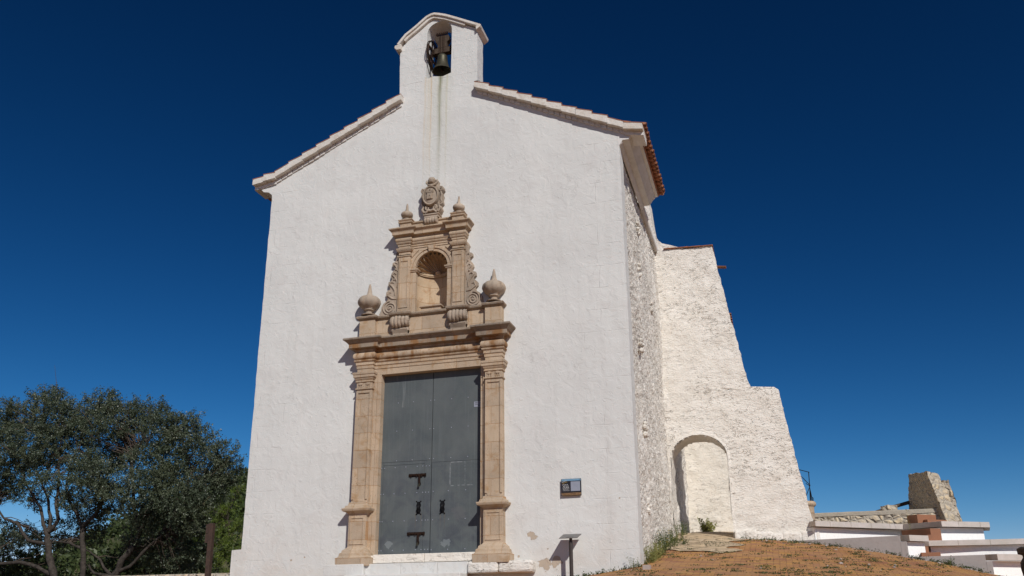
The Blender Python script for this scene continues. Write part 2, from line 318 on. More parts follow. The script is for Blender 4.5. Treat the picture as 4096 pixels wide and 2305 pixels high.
# ------------------------------------------------------------------ mesh helpers
class MB:
    def __init__(s): s.v = []; s.f = []; s.mi = []; s.cur = 0
    def add(s, vs, fs):
        o = len(s.v); s.v += [tuple(p) for p in vs]; s.f += [tuple(i+o for i in f) for f in fs]; s.mi += [s.cur]*len(fs); return s
    def box(s, x0, x1, y0, y1, z0, z1):
        return s.add([(x0, y0, z0), (x1, y0, z0), (x1, y1, z0), (x0, y1, z0), (x0, y0, z1), (x1, y0, z1), (x1, y1, z1), (x0, y1, z1)],
                     [(0, 3, 2, 1), (4, 5, 6, 7), (0, 1, 5, 4), (1, 2, 6, 5), (2, 3, 7, 6), (3, 0, 4, 7)])
    def hull8(s, b, t):     # bottom quad, top quad (same winding, ccw from above)
        return s.add(list(b)+list(t), [(0, 3, 2, 1), (4, 5, 6, 7), (0, 1, 5, 4), (1, 2, 6, 5), (2, 3, 7, 6), (3, 0, 4, 7)])
    def prism(s, pts, y0, y1, axis='y'):    # outline in (x,z), depth along y  (axis 'x': outline (y,z)); y0 = front
        n = len(pts)
        if axis == 'y': a = [(p[0], y0, p[1]) for p in pts]+[(p[0], y1, p[1]) for p in pts]
        elif axis == 'x': a = [(y0, p[0], p[1]) for p in pts]+[(y1, p[0], p[1]) for p in pts]
        else: a = [(p[0], p[1], y0) for p in pts]+[(p[0], p[1], y1) for p in pts]
        return s.add(a, [tuple(range(n)), tuple(range(2*n-1, n-1, -1))]+[((i+1) % n, i, n+i, n+(i+1) % n) for i in range(n)])
    def tube(s, pts, r, n=8, cap=True):
        pts = [Vector(p) for p in pts]; k = len(pts); rs = r if hasattr(r, '__len__') else [r]*k
        vs = []; fs = []; ref = None
        for i, p in enumerate(pts):
            d = (pts[min(i+1, k-1)]-pts[max(i-1, 0)]).normalized()
            if ref is None: ref = d.orthogonal().normalized()
            ref = (ref-d*ref.dot(d)).normalized(); b = d.cross(ref)
            vs += [p+(ref*math.cos(2*PI*j/n)+b*math.sin(2*PI*j/n))*rs[i] for j in range(n)]
        for i in range(k-1):
            fs += [(i*n+j, i*n+(j+1) % n, (i+1)*n+(j+1) % n, (i+1)*n+j) for j in range(n)]
        if cap: fs += [tuple(range(n-1, -1, -1)), tuple((k-1)*n+j for j in range(n))]
        return s.add(vs, fs)
    def lathe(s, prof, c, n=24, mod=None, axis='z', a0=0, a1=2*PI, sq=(1, 1)):
        full = abs(a1-a0-2*PI) < 1e-6; nn = n if full else n+1; vs = []; fs = []
        for (r, h) in prof:
            for j in range(nn):
                a = a0+(a1-a0)*j/n; rr = r*(mod(a, h) if mod else 1)
                x, y = rr*math.cos(a)*sq[0], rr*math.sin(a)*sq[1]
                if axis == 'z': vs.append((c[0]+x, c[1]+y, c[2]+h))
                elif axis == 'y': vs.append((c[0]+x, c[1]+h, c[2]+y))
                else: vs.append((c[0]+h, c[1]+x, c[2]+y))
        for i in range(len(prof)-1):
            for j in range(nn-1 if not full else nn):
                k = (j+1) % nn; fs.append((i*nn+j, i*nn+k, (i+1)*nn+k, (i+1)*nn+j))
        return s.add(vs, fs)
    def stack(s, path, secs):     # plan polyline (wall -> out -> wall), sections (z, outward offset)
        P = [Vector((p[0], p[1])) for p in path]; n = len(P); vs = []
        nor = [Vector(((P[i+1]-P[i]).y, -(P[i+1]-P[i]).x)).normalized() for i in range(n-1)]
        for z, o in secs:
            for i, p in enumerate(P):
                if i == 0: q = p+nor[0]*o
                elif i == n-1: q = p+nor[-1]*o
                else: q = p+(nor[i-1]+nor[i])*(o/(1+nor[i-1].dot(nor[i])))
                vs.append((q.x, q.y, z))
        fs = []
        for k in range(len(secs)-1):
            fs += [(k*n+i, k*n+i+1, (k+1)*n+i+1, (k+1)*n+i) for i in range(n-1)]
            fs.append((k*n+n-1, k*n, (k+1)*n, (k+1)*n+n-1))
        fs += [tuple(range(n-1, -1, -1)), tuple((len(secs)-1)*n+i for i in range(n))]
        return s.add(vs, fs)
    def spiral(s, c, r0, r1, turns, a0, tr, plane_y, k=40, sgn=1):
        pts = []; rs = []
        for i in range(k+1):
            f = i/k; r = r0+(r1-r0)*f; a = a0+sgn*turns*2*PI*f
            pts.append((c[0]+r*math.cos(a), plane_y, c[1]+r*math.sin(a))); rs.append(tr*(1-.5*f))
        return s.tube(pts, rs, 6)
    def build(s, name, mats, parent=None, smooth=False, bevel=0, angle=40):
        me = bpy.data.meshes.new(name); me.from_pydata(s.v, [], s.f); me.update()
        if not isinstance(mats, (list, tuple)): mats = [mats]
        for m_ in mats: me.materials.append(M[m_] if isinstance(m_, str) else m_)
        if len(mats) > 1: me.polygons.foreach_set('material_index', s.mi)
        bm = bmesh.new(); bm.from_mesh(me); bmesh.ops.recalc_face_normals(bm, faces=bm.faces)
        if smooth:
            for f in bm.faces: f.smooth = True
            for e in bm.edges:
                if len(e.link_faces) == 2 and e.calc_face_angle(0) > math.radians(angle): e.smooth = False
        bm.to_mesh(me); bm.free()
        o = bpy.data.objects.new(name, me); COL.objects.link(o)
        if parent: o.parent = parent; set_inv(o)
        if bevel:
            b = o.modifiers.new('bevel', 'BEVEL'); b.width = bevel; b.segments = 2; b.limit_method = 'ANGLE'; b.angle_limit = math.radians(35)
        return o

def empty(name, label, cat, loc=(0, 0, 0), group=None):
    o = bpy.data.objects.new(name, None); COL.objects.link(o); o.location = loc
    o['label'] = label; o['category'] = cat
    if group: o['group'] = group
    return o
def set_inv(o):      # meshes are modelled in world coordinates; undo only the root's own location
    p = o.parent
    o.matrix_parent_inverse = Matrix.Translation(-Vector(p.location)) if not p.parent else Matrix.Identity(4)
def tag(o, label, cat, group=None, kind=None):
    o['label'] = label; o['category'] = cat
    if group: o['group'] = group
    if kind: o['kind'] = kind
    return o
def struct(o): o['kind'] = 'structure'; return o

def fnoise(p, sc, oc=4): return noise.fractal(Vector(p)*sc, .9, 2.1, oc)

# ------------------------------------------------------------------ terrain
def G(x, y):
    h = -.34
    if y < 0: h += .155*y
    elif y < 7: h += .17*y
    elif y < 12: h += 1.19+.1*(y-7)
    else: h += 1.69
    if x < 4.22: h += max(-1.3, .14*(x-4.22))
    else:
        d = x-4.22; h -= .0198*d*d if d < 8 else 1.267+.3*(d-8)
    h = max(h, -3.6)
    r = max(0, abs(x-2)-16, -18-y, y-22)
    if r > 0: h = h+( -4.5-h)*min(1, r/25)
    if x < -4.6 and y > 3: h = min(h, -1.2)
    return h
def axis_pts(a, b, st, far):
    l = list(np.arange(a, b+1e-6, st)); d = st
    lo, hi = [], []; x = a
    while x > -far: d *= 1.35; x -= d; lo.append(x)
    d = st; x = b
    while x < far: d *= 1.35; x += d; hi.append(x)
    return lo[::-1]+l+hi
xs = axis_pts(-8, 17, .5, 1500); ys = axis_pts(-19, 13, .5, 1500)
g = MB(); nx = len(xs)
g.add([(x, y, G(x, y)-.03) for y in ys for x in xs], [(j*nx+i, j*nx+i+1, (j+1)*nx+i+1, (j+1)*nx+i) for j in range(len(ys)-1) for i in range(nx-1)])
struct(g.build('ground', 'earth_brown', smooth=True))
def sheet(name, mat, x0, x1, y0, y1, st, dz, inside=None, amp=.0):
    xs = np.arange(x0, x1+1e-6, st); ys = np.arange(y0, y1+1e-6, st); nx = len(xs); q = MB()
    q.add([(x, y, G(x, y)+dz+amp*fnoise((x, y, 0), 1.3)) for y in ys for x in xs],
          [(j*nx+i, j*nx+i+1, (j+1)*nx+i+1, (j+1)*nx+i) for j in range(len(ys)-1) for i in range(nx-1) if inside is None or inside(xs[i]+st/2, ys[j]+st/2)])
    return struct(q.build(name, mat, smooth=True))
sheet('paved_forecourt', 'pav', -5.6, 16, -18.6, 8.2, .2, .0, lambda x, y: y < 6.2 or x < 7, .012)
def flag_in(x, y):
    e = 2.45+.22*math.sin(x*3.1)+.15*math.sin(x*7.3+1)
    r = 5.75+.18*math.sin(y*5)
    return x > 4.0 and y > e and (x < r or y > 5.9)
sheet('flagstone_path', 'flag', 4.0, 7.4, 2.0, 10.6, .035, .018, flag_in, .02)

# hillside far left
hl = MB(); hp = [(-85, -5), (-77, -4), (-67.8, -2), (-62, 2.5), (-58, 5.5), (-55, 8.0), (-52.4, 10.0), (-51.5, 10.7), (-50.4, 11.1), (-47, 12.5), (-42, 14), (-34, 14.5), (-25, 12), (-15, 8), (-5, 2), (5, -5)]
hv = []; K = 40; NX = 110
for j in range(K):
    v = j/(K-1)
    for i in range(NX):
        x = -85+90*i/(NX-1); h = np.interp(x, [p[0] for p in hp], [p[1] for p in hp])
        y = 28+84*v; s_ = math.sin(min(1, v*2)*PI/2) if v < .5 else math.cos((v-.5)*PI)
        z = -5+(h+5)*s_+ .9*fnoise((x, y, 0), .12)*min(1, v*4)
        hv.append((x, y, z))
hl.add(hv, [(j*NX+i, j*NX+i+1, (j+1)*NX+i+1, (j+1)*NX+i) for j in range(K-1) for i in range(NX-1)])
struct(hl.build('hillside', 'hill', smooth=True))

# ------------------------------------------------------------------ chapel
XC = .06
chapel = empty('chapel', 'whitewashed gabled hermitage chapel with carved sandstone doorway and bell gable', 'chapel', (XC, 0, -.3))
def pt(mb, name, mats, parent=None, **k):
    o = mb.build(name, mats, parent or chapel, **k)
    set_inv(o)
    return o

# front wall: outline with holes, cut fine, gently uneven
outer = [(-4.317, -2.6), (-4.317, .19), (-4.09, .2), (-4.09, 8.31), (-4.1, 8.42), (-4.19, 8.50), (-4.336, 8.53), (-4.42, 8.63), (-4.2, 8.70), (-.87, 10.26), (-.885, 10.6), (-.915, 11.74), (-.9, 11.80), (-.74, 12.02), (-.5, 12.22), (-.24, 12.44), (-.05, 12.49), (.27, 12.38), (.56, 12.23), (1.035, 11.95), (1.045, 10.3), (4.3, 8.66), (4.5, 8.60), (4.49, 8.5), (4.43, 8.42), (4.3, 8.405), (4.225, 8.31), (4.225, -2.6)]
door_h = [(-1.07, -.25), (1.19, -.25), (1.19, 3.74), (-1.07, 3.74)]
nich_h = [(XC-.40, 4.98), (XC+.40, 4.98)]+[(XC+.40*math.cos(a), 6.0+.40*math.sin(a)) for a in np.linspace(0, PI, 15)]
bx0, bx1 = -.225, .40; bcx = (bx0+bx1)/2; bR = (bx1-bx0)/2
bell_h = [(bx0, 10.83), (-.05, 10.87), (.2, 10.82), (bx1, 10.88)]+[(bcx+bR*math.cos(a), 12.10+.27*math.sin(a)) for a in np.linspace(0, PI, 15)]
loops = [[Vector((p[0], p[1], 0)) for p in L] for L in (outer, door_h, nich_h, bell_h)]
tri = tessellate_polygon(loops); flat = [p for L in loops for p in L]
bm = bmesh.new(); bv = [bm.verts.new((p.x, 0, p.y)) for p in flat]
for t_ in tri:
    try: bm.faces.new([bv[i] for i in t_])
    except ValueError: pass
for ax, a, b, st in (('x', -4.3, 4.2, .16), ('z', -2.5, 12.4, .16)):
    for c_ in np.arange(a, b, st):
        co = (c_+.003, 0, 0) if ax == 'x' else (0, 0, c_+.003); no = (1, 0, 0) if ax == 'x' else (0, 0, 1)
        bmesh.ops.bisect_plane(bm, geom=bm.verts[:]+bm.edges[:]+bm.faces[:], plane_co=co, plane_no=no)
bmesh.ops.remove_doubles(bm, verts=bm.verts, dist=.0005)
ex = bmesh.ops.extrude_face_region(bm, geom=bm.faces[:])
for v in [e for e in ex['geom'] if isinstance(e, bmesh.types.BMVert)]: v.co.y = .42
for v in bm.verts:
    x, y, z = v.co
    if y < .1:
        v.co.y = .012*fnoise((x, 0, z), .7, 3)+.004
        v.co.y = max(-.012, min(.02, v.co.y))
    ed = min(abs(x+4.09), abs(x+4.317), abs(x-4.225), abs(x+.9), abs(x-1.04))
    if ed < .03 and z < 12: v.co.x += .012*fnoise((x, y, z*3), 1.5, 3)
    if z > 10.5: v.co.z += .010*fnoise((x*4, 2, z*2), 1, 2)
bmesh.ops.recalc_face_normals(bm, faces=bm.faces)
me = bpy.data.meshes.new('front_wall'); bm.to_mesh(me); bm.free(); me.materials.append(M['facade'])
fwall = bpy.data.objects.new('front_wall', me); COL.objects.link(fwall); fwall.parent = chapel; fwall.matrix_parent_inverse = Matrix.Translation(-chapel.location)

# rubble side wall
def rough_grid(fn, us, vs, amp, sc, dirv, seed=0):
    q = MB(); nu = len(us); d = Vector(dirv)
    pts = []
    for v in vs:
        for u in us:
            p = Vector(fn(u, v)); 
            n1 = fnoise((p.x+seed, p.y, p.z*1.3), sc, 5)
            c = noise.voronoi(Vector((p.x, p.y, p.z*1.35))*sc*1.3+Vector((seed, 0, 0)))[0]; e = min(c[1]-c[0], .35)/.35
            pts.append(p+d*(amp*(.8*n1+.45*(e-.6))))
    q.add(pts, [(j*nu+i, j*nu+i+1, (j+1)*nu+i+1, (j+1)*nu+i) for j in range(len(vs)-1) for i in range(nu-1)])
    return q
ys_ = np.arange(.40, 6.4, .045); zs_ = np.arange(-.6, 8.45, .045)
q = rough_grid(lambda u, v: (4.195+.03*math.sin(v*1.3)*min(1, u), u+(.06*math.sin(v*2.1)+.05*math.sin(v*5.3) if u < .45 else 0), v), ys_, zs_, .032, 4.2, (1, 0, 0))
pt(q, 'side_wall', 'side')
q = rough_grid(lambda u, v: (4.20, u, v), np.arange(6.2, 11, .08), np.arange(.4, 8.5, .08), .05, 3.4, (1, 0, 0), 5)
q.box(-4.09, 4.10, .44, 22, -2.4, 8.3)
pt(q, 'nave_wall', 'side')
# holes (putlog) in the side wall as real dark recess rims: small rough stones around
q = MB()
for (y, z) in ((2.05, 6.25), (1.7, 4.35), (2.3, 7.4), (1.6, 2.5), (3.9, 6.0), (1.4, .9)):
    for k in range(5):
        q = MB(); a = k*1.25+y; r = .05+.02*random.random()
        q.lathe([(0, -r), (r*.8, -r*.5), (r, 0), (r*.7, r*.6), (0, r)], (4.23, y+.11*math.cos(a), z+.13*math.sin(a)), 7); pt(q, 'putlog_stone', 'side')

# cornice along the right eave (profile in x-z swept along y), first bay
cor = [(4.20, 8.30), (4.245, 8.31), (4.27, 8.35), (4.29, 8.405), (4.43, 8.405), (4.435, 8.43), (4.46, 8.45), (4.49, 8.50), (4.53, 8.54), (4.56, 8.565), (4.565, 8.60), (4.63, 8.605), (4.635, 8.66), (4.2, 8.84)]
q = MB(); L = 36; y0c, y1c = .003, 3.22; n = len(cor)
vs = []
for j in range(L*2+1):
    y = y0c+(y1c-y0c)*j/(L*2); w = .011 if j % 2 else -.007
    for i, (x, z) in enumerate(cor):
        k_ = 1 if i in (2, 3, 5, 6, 7, 8) else .3
        vs.append((x+w*k_, y, z-w*k_*.6+.004*fnoise((x, y*2, z), 2)))
q.add(vs, [(j*n+i, j*n+i+1, (j+1)*n+i+1, (j+1)*n+i) for j in range(L*2) for i in range(n-1)]+[tuple(range(n)), tuple((L*2)*n+i for i in range(n-1, -1, -1))])
# lower wavy brick band runs on to the buttress
for k in range(26):
    y = 3.22+k*.10
    q.lathe([(0, -.05), (.06, -.045), (.085, 0), (.06, .045), (0, .05)], (4.215, y+.05, 8.35), 8, axis='y')
q.box(4.0, 4.24, 3.22, 5.86, 8.30, 8.42)
pt(q, 'eaves_cornice', 'cornice', smooth=True, angle=50)
# left cornice return
q = MB(); corl = [(-4.07, 8.31), (-4.1, 8.42), (-4.19, 8.50), (-4.336, 8.53), (-4.44, 8.64), (-4.52, 8.70), (-4.0, 8.9)]
q.prism(corl, .425, 20)
pt(q, 'eaves_cornice', 'cornice')

# roof slopes + barrel tiles at the eave
def roofz(x): return 10.86-.49*abs(x-XC) if abs(x-XC) < 4.0 else 8.90-.25*(abs(x-XC)-4.0)
q = MB()
for sx in (-1, 1):
    y1 = 20 if sx < 0 else 3.25
    for x0_, x1_ in ((0, 4.0), (4.0, 4.6)):
        a, b = XC+sx*x0_, XC+sx*x1_
        q.add([(a, .45, roofz(a)-.06), (b, .45, roofz(b)-.06), (b, y1, roofz(b)-.06), (a, y1, roofz(a)-.06), (a, .45, roofz(a)-.12), (b, .45, roofz(b)-.12), (b, y1, roofz(b)-.12), (a, y1, roofz(a)-.12)], [(0, 1, 2, 3), (4, 5, 6, 7), (0, 1, 5, 4), (1, 2, 6, 5), (2, 3, 7, 6), (3, 0, 4, 7)])
q.box(XC, 4.1, 3.3, 20, 8.3, 8.6)
roof = pt(q, 'roof', 'terra')
def barrel(mb, p0, p1, r, up_=True, w=.016, n=7):
    p0, p1 = Vector(p0), Vector(p1); d = (p1-p0).normalized(); side = d.cross(Vector((0, 0, 1))).normalized(); nn = side.cross(d)
    if not up_: nn = -nn
    vs = []
    for p, rr in ((p0, r), (p1, r*1.12)):
        for R_ in (rr, rr-w):
            vs += [p+side*(R_*math.cos(PI*j/(n-1)))+nn*(R_*math.sin(PI*j/(n-1))) for j in range(n)]
    fs = []
    for j in range(n-1):
        fs += [(j, j+1, 2*n+j+1, 2*n+j), (n+j, n+j+1, 3*n+j+1, 3*n+j), (j, j+1, n+j+1, n+j), (2*n+j, 2*n+j+1, 3*n+j+1, 3*n+j)]
    mb.add(vs, fs)
for k in range(17):
    q = MB(); y = .12+k*.193; j_ = random.uniform(-.015, .015)
    for s0, s1 in ((4.05, 4.47), (4.38, 4.79+j_)):
        barrel(q, (s0, y, roofz(s0)+(.035 if s0 < 4.2 else .0)), (s1, y+j_*.5, roofz(s1)-.005), .078)
    barrel(q, (4.1, y+.097, roofz(4.1)+.03), (4.77+j_, y+.097, roofz(4.7)+.02), .075, False)
    pt(q, 'eave_tile', 'terra', roof, smooth=True)

# verge: stepped white pieces with thin tile on top, and the brick course under them
def verge(xa, za, xb, zb, n, sgn):
    w = MB(); t_ = MB(); b = MB()
    for i in range(n):
        f0, f1 = i/n, (i+1)/n
        x0, x1 = xa+(xb-xa)*f0, xa+(xb-xa)*f1; z0 = np.interp(f0, [0, 1], [za, zb]); z1 = np.interp(f1, [0, 1], [za, zb])
        lo = .052 if i else .02; jt = random.uniform(-.006, .006)
        P = [(x0+sgn*.004, z0+lo+jt), (x1+sgn*.02, z1+.006+jt), (x1+sgn*.02, z1-.125), (x0, z0-.115)]
        if i == 0: P[1] = (x1, z1+.01)
        yf = -.15+random.uniform(-.008, .008)
        pts = []
        K_ = 6
        for (pa, pb) in ((P[0], P[1]), (P[1], P[2]), (P[2], P[3]), (P[3], P[0])):
            for k in range(K_):
                f = k/K_; pts.append((pa[0]+(pb[0]-pa[0])*f+random.uniform(-.003, .003), pa[1]+(pb[1]-pa[1])*f+random.uniform(-.004, .004)))
        w.prism(pts, yf, .46)
        t_.prism([(P[0][0]-sgn*.012, P[0][1]+.002), (P[1][0], P[1][1]+.002), (P[1][0], P[1][1]+.018), (P[0][0]-sgn*.012, P[0][1]+.018)], yf-.004, .46)
    m_ = int(n*2.6)
    for i in range(m_):
        f0, f1 = i/m_, (i+1)/m_-.004
        x0, x1 = xa+(xb-xa)*f0, xa+(xb-xa)*f1; z0 = za+(zb-za)*f0; z1 = za+(zb-za)*f1; e = random.uniform(-.006, .006)
        b.prism([(x0, z0-.115+e), (x1, z1-.125+e), (x1, z1-.215+e), (x0, z0-.205+e)], -.028+e, .45)
    return w, t_, b
for side in (((-3.98, 8.915, -.80, 10.425, 9, 1), (-4.56, 8.80, -3.98, 8.90, 2, 1)), ((4.36, 8.735, 1.04, 10.40, 10, -1), (4.75, 8.63, 4.36, 8.72, 1, -1))):
    W_, T_, B_ = MB(), MB(), MB()
    for a in side:
        w, t_, b = verge(*a)
        for S_, D_ in ((w, W_), (t_, T_), (b, B_)):
            o_ = len(D_.v); D_.v += S_.v; D_.f += [tuple(i+o_ for i in f) for f in S_.f]; D_.mi += S_.mi
    pt(W_, 'verge_mortar', 'verge'); pt(T_, 'verge_tiles', 'terra', roof); pt(B_, 'verge_brick_course', 'cornice', bevel=.004)

# bell gable cap
def offs(pl, d):
    out = []
    for i, p in enumerate(pl):
        a = Vector(pl[max(i-1, 0)]); b = Vector(pl[min(i+1, len(pl)-1)]); t_ = (b-a).normalized(); out.append((p[0]+t_.y*d, p[1]-t_.x*d))
    return out
cap = [(-.97, 11.90), (-.86, 12.04), (-.77, 12.14), (-.64, 12.23), (-.5, 12.325), (-.38, 12.42), (-.24, 12.53), (-.12, 12.575), (-.02, 12.585), (.10, 12.545), (.27, 12.475), (.42, 12.40), (.56, 12.325), (.80, 12.19), (1.10, 12.02)]
cap = [(x, z+.008*fnoise((x*5, 0, z), 1)) for x, z in cap]
q = MB()
q.prism(cap+offs(cap, .065)[::-1], -.095, .52)
c2 = offs(cap, .06)[1:-1]; q.prism(c2+offs(c2, .07)[::-1], -.055, .48)
q.prism([(-1.03, 11.80), (-1.02, 11.87), (-.86, 11.89), (-.86, 11.74), (-.97, 11.74)], -.09, .5)
q.prism([(1.02, 11.98), (1.11, 12.02), (1.15, 11.99), (1.13, 11.93), (1.03, 11.86)], -.09, .52)
pt(q, 'gable_coping', 'verge', bevel=.012)
q = MB(); q.box(1.0, 1.12, -.07, .1, 10.38, 10.50); pt(q, 'lead_flashing', 'plate', bevel=.02)

# ---------------- buttresses
def buttress(name, yf, yb, sil, arch, mat, step=.07, seed=0):
    # grid in (x,z) clipped by silhouette & arch, displaced
    zmax = max(p[1] for p in sil)
    rr = sorted([(z, x) for x, z in sil])
    def xr(z): return float(np.interp(z, [a[0] for a in rr], [a[1] for a in rr]))
    return xr
SILR = [(7.52, .3), (7.47, .98), (7.33, 2.0), (7.163, 3.086), (7.011, 4.21), (6.90, 4.235)]   # lower
def xr1(z):
    if z <= 4.22: return float(np.interp(z, [-1, .3, .98, 2.0, 3.086, 4.22], [7.6, 7.5, 7.473, 7.33, 7.163, 7.011]))
    if z <= 4.30: return float(np.interp(z, [4.22, 4.30], [7.011, 6.90]))
    return float(np.interp(z, [4.36, 5.876, 7.574, 8.40], [6.321, 6.065, 5.806, 5.688]))
def xl1(z): return float(np.interp(z, [8.40, 8.551, 8.774, 9.084, 9.737, 10.3], [4.0, 4.0, 3.9, 3.8, 3.7, 3.6]))
ax0, ax1 = 4.255, 5.645; axc = (ax0+ax1)/2; aw = (ax1-ax0)/2
def arch_top(x):
    d = (x-axc)/aw
    return 2.62+.57*math.sqrt(max(0, 1-d*d)) if abs(d) < 1 else -9
def make_buttress(yf, yb, arch, seed, dx=0, hs_=1.0):
    st = .06; q = MB()
    zs = np.arange(.2, 8.36, st)
    def disp(p, a=.026):
        n1 = fnoise((p[0]+seed, p[1], p[2]*1.2), 2.6, 5); c = noise.voronoi(Vector((p[0], p[1]+seed, p[2]*1.5))*3.0)[0]; e = min(c[1]-c[0], .3)/.3
        return a*(.9*n1+.3*(e-.6))
    def X(u, z):
        x1 = xr1(z)+dx; x0 = 4.16 if arch else 3.9; return x0+(x1-x0)*u
    # front and back faces: columns u
    for (yy, sg) in ((yf, -1), (yb, 1)):
        nu = 46; vs = []; idx = {}
        rows = []
        for j, z in enumerate(zs):
            row = []
            for i in range(nu+1):
                x = X(i/nu, z); row.append(len(vs)); w_ = disp((x, yy, z)); ex_ = disp((x+9, yy, z), .03) if i == nu else 0
                vs.append((x+ex_, yy+sg*w_-(.0 if z > .8 else sg*-.05*(.8-z)), z))
            rows.append(row)
        fs = []
        for j in range(len(zs)-1):
            for i in range(nu):
                xm = X((i+.5)/nu, zs[j]+st/2); zm = zs[j]+st/2
                if arch and ((ax0 < xm < ax1 and zm < arch_top(xm)) or (xm < ax1 and zm < 2.3)): continue
                if zm > 4.22 and xm > 9: continue
                fs.append((rows[j][i], rows[j][i+1], rows[j+1][i+1], rows[j+1][i]))
        q.add(vs, fs)
    # right sloping side
    ny = 16; vs = []; zz = [z for z in zs]
    for z in zz:
        for j in range(ny+1):
            y = yf+(yb-yf)*j/ny; x = xr1(z)+dx; e_ = disp((x+9, yf, z), .03) if j == 0 else disp((x, y, z), .04)
            vs.append((x+e_, y if 0 < j < ny else (y-disp((x, yf, z)) if j == 0 else y+disp((x, yb, z))), z))
    q.add(vs, [(j*(ny+1)+i, j*(ny+1)+i+1, (j+1)*(ny+1)+i+1, (j+1)*(ny+1)+i) for j in range(len(zz)-1) for i in range(ny)])
    # left fill + top
    q.add([(4.0, yf+.05, 8.30), (5.70+dx, yf+.03, 8.32), (5.70+dx, yb-.03, 8.32), (4.0, yb-.05, 8.42), (4.0, yf+.05, 8.42)], [(0, 1, 2, 3)])
    if arch:
        # intrados with overlap
        pts = [(4.225, .3), (4.225, 2.25), (4.245, 2.36), (ax0, 2.45)]+[(axc-aw*math.cos(a), 2.62+.57*math.sin(a)) for a in np.linspace(0, PI, 24)]+[(ax1, 2.0), (ax1, .3)]
        den = []
        for a, b in zip(pts, pts[1:]):
            k = max(1, int(math.dist(a, b)/.08)); den += [(a[0]+(b[0]-a[0])*i/k, a[1]+(b[1]-a[1])*i/k) for i in range(k)]
        den.append(pts[-1]); nn = len(den); vs = []; m_ = 12
        for j in range(m_+1):
            y = yf-.01+(yb-yf+.02)*j/m_
            for (x, z) in den:
                w_ = .04*fnoise((x, y, z), 3.1, 4)+.008; nxv, nzv = (1 if x < axc else -1), -.6
                vs.append((x+w_*nxv*.6, y, z+w_*nzv*(1 if z > 2.6 else 0)))
        q.add(vs, [(j*nn+i, j*nn+i+1, (j+1)*nn+i+1, (j+1)*nn+i) for j in range(m_) for i in range(nn-1)])
    return q
q = make_buttress(5.87, 6.75, True, 0)
# mask ring of thick plaster round the arch so the stair-stepped cut is covered
ring = []
A_ = np.linspace(0, PI, 26)
inn = [(4.225, .4), (4.225, 2.25), (4.245, 2.36)]+[(axc-aw*math.cos(a), 2.62+.57*math.sin(a)) for a in A_]+[(ax1, 1.5), (ax1, .4)]
out = [(4.10, .4), (4.10, 2.25), (4.12, 2.4)]+[(axc-(aw+.13)*math.cos(a), 2.62+.71*math.sin(a)) for a in A_]+[(ax1+.13, 1.5), (ax1+.13, .4)]
def dens(L, n=4):
    o = []
    for a, b in zip(L, L[1:]): o += [(a[0]+(b[0]-a[0])*i/n, a[1]+(b[1]-a[1])*i/n) for i in range(n)]
    return o+[L[-1]]
inn, out = dens(inn), dens(out); vs = []; nn = len(inn)
for f_ in (0, .25, .5, .75, 1):
    for (a, b) in zip(inn, out):
        x = a[0]+(b[0]-a[0])*f_; z = a[1]+(b[1]-a[1])*f_; yy = 5.853+.055*f_**2+.014*fnoise((x, 0, z), 3, 4)
        vs.append((x+.012*fnoise((x, 3, z), 6), yy, z+.012*fnoise((x, 7, z), 6)))
q.add(vs, [(j*nn+i, j*nn+i+1, (j+1)*nn+i+1, (j+1)*nn+i) for j in range(4) for i in range(nn-1)])
vs = []
for y in (5.853, 5.95):
    for (x, z) in inn: vs.append((x+.012*fnoise((x, 3, z), 6), y+.014*fnoise((x, 0, z), 3, 4)*(y < 5.9), z+.012*fnoise((x, 7, z), 6)))
q.add(vs, [(i, i+1, nn+i+1, nn+i) for i in range(nn-1)])
# concave sweep up to the roof
cv = [(4.0, 8.3), (5.0, 8.3), (4.6, 8.47), (4.383, 8.55), (4.29, 8.65), (4.234, 8.774), (4.19, 8.92), (4.164, 9.084), (4.13, 9.4), (4.101, 9.737), (4.08, 10.0), (3.6, 10.2), (3.6, 8.3)]
q.prism(cv, 5.88, 6.7)
butt = pt(q, 'buttress', 'butt', smooth=True, angle=60)
# plinth stones at the foot of the buttress
q = MB()
x = 5.66
while x < 7.5:
    w = random.uniform(.22, .5); h = random.uniform(.16, .27); z0 = G(x, 5.85)-.15
    a = [(x, 5.74+random.uniform(-.02, .03), z0), (x+w, 5.74+random.uniform(-.02, .03), z0), (x+w, 6.0, z0), (x, 6.0, z0)]
    b = [(p[0]+random.uniform(-.02, .02), p[1]+(.03 if k < 2 else 0), z0+.15+h+random.uniform(-.02, .02)) for k, p in enumerate(a)]
    q = MB(); q.hull8(a, b); x += w-.03; pt(q, 'plinth_stone', 'butt', butt, bevel=.05)
q = MB(); tz = 8.36
for i in range(4):
    x0 = 4.42+i*.325; x1 = x0+.335
    q.prism([(x0, tz-.018*i+.014), (x1, tz-.018*(i+1)+.022), (x1, tz-.018*(i+1)), (x0, tz-.018*i)], 5.82, 6.75)
pt(q, 'coping_tiles', 'terra', butt)
q = MB()
barrel(q, (5.35, 7.4, 8.36), (5.985, 7.4, 8.27), .055, False); barrel(q, (5.35, 7.4, 8.40), (5.6, 7.4, 8.37), .06)
pt(q, 'rain_spout', 'terra', smooth=True)
q = make_buttress(10.4, 11.3, False, 31, -.32)
b2 = pt(q, 'buttress', 'cream', smooth=True, angle=60)
q = MB()
for k in range(6):
    z = 7.95-k*.085; q.box(5.62, 5.925+k*.006, 10.5, 11.4, z-.03, z)
pt(q, 'coping_tiles', 'terra', b2)

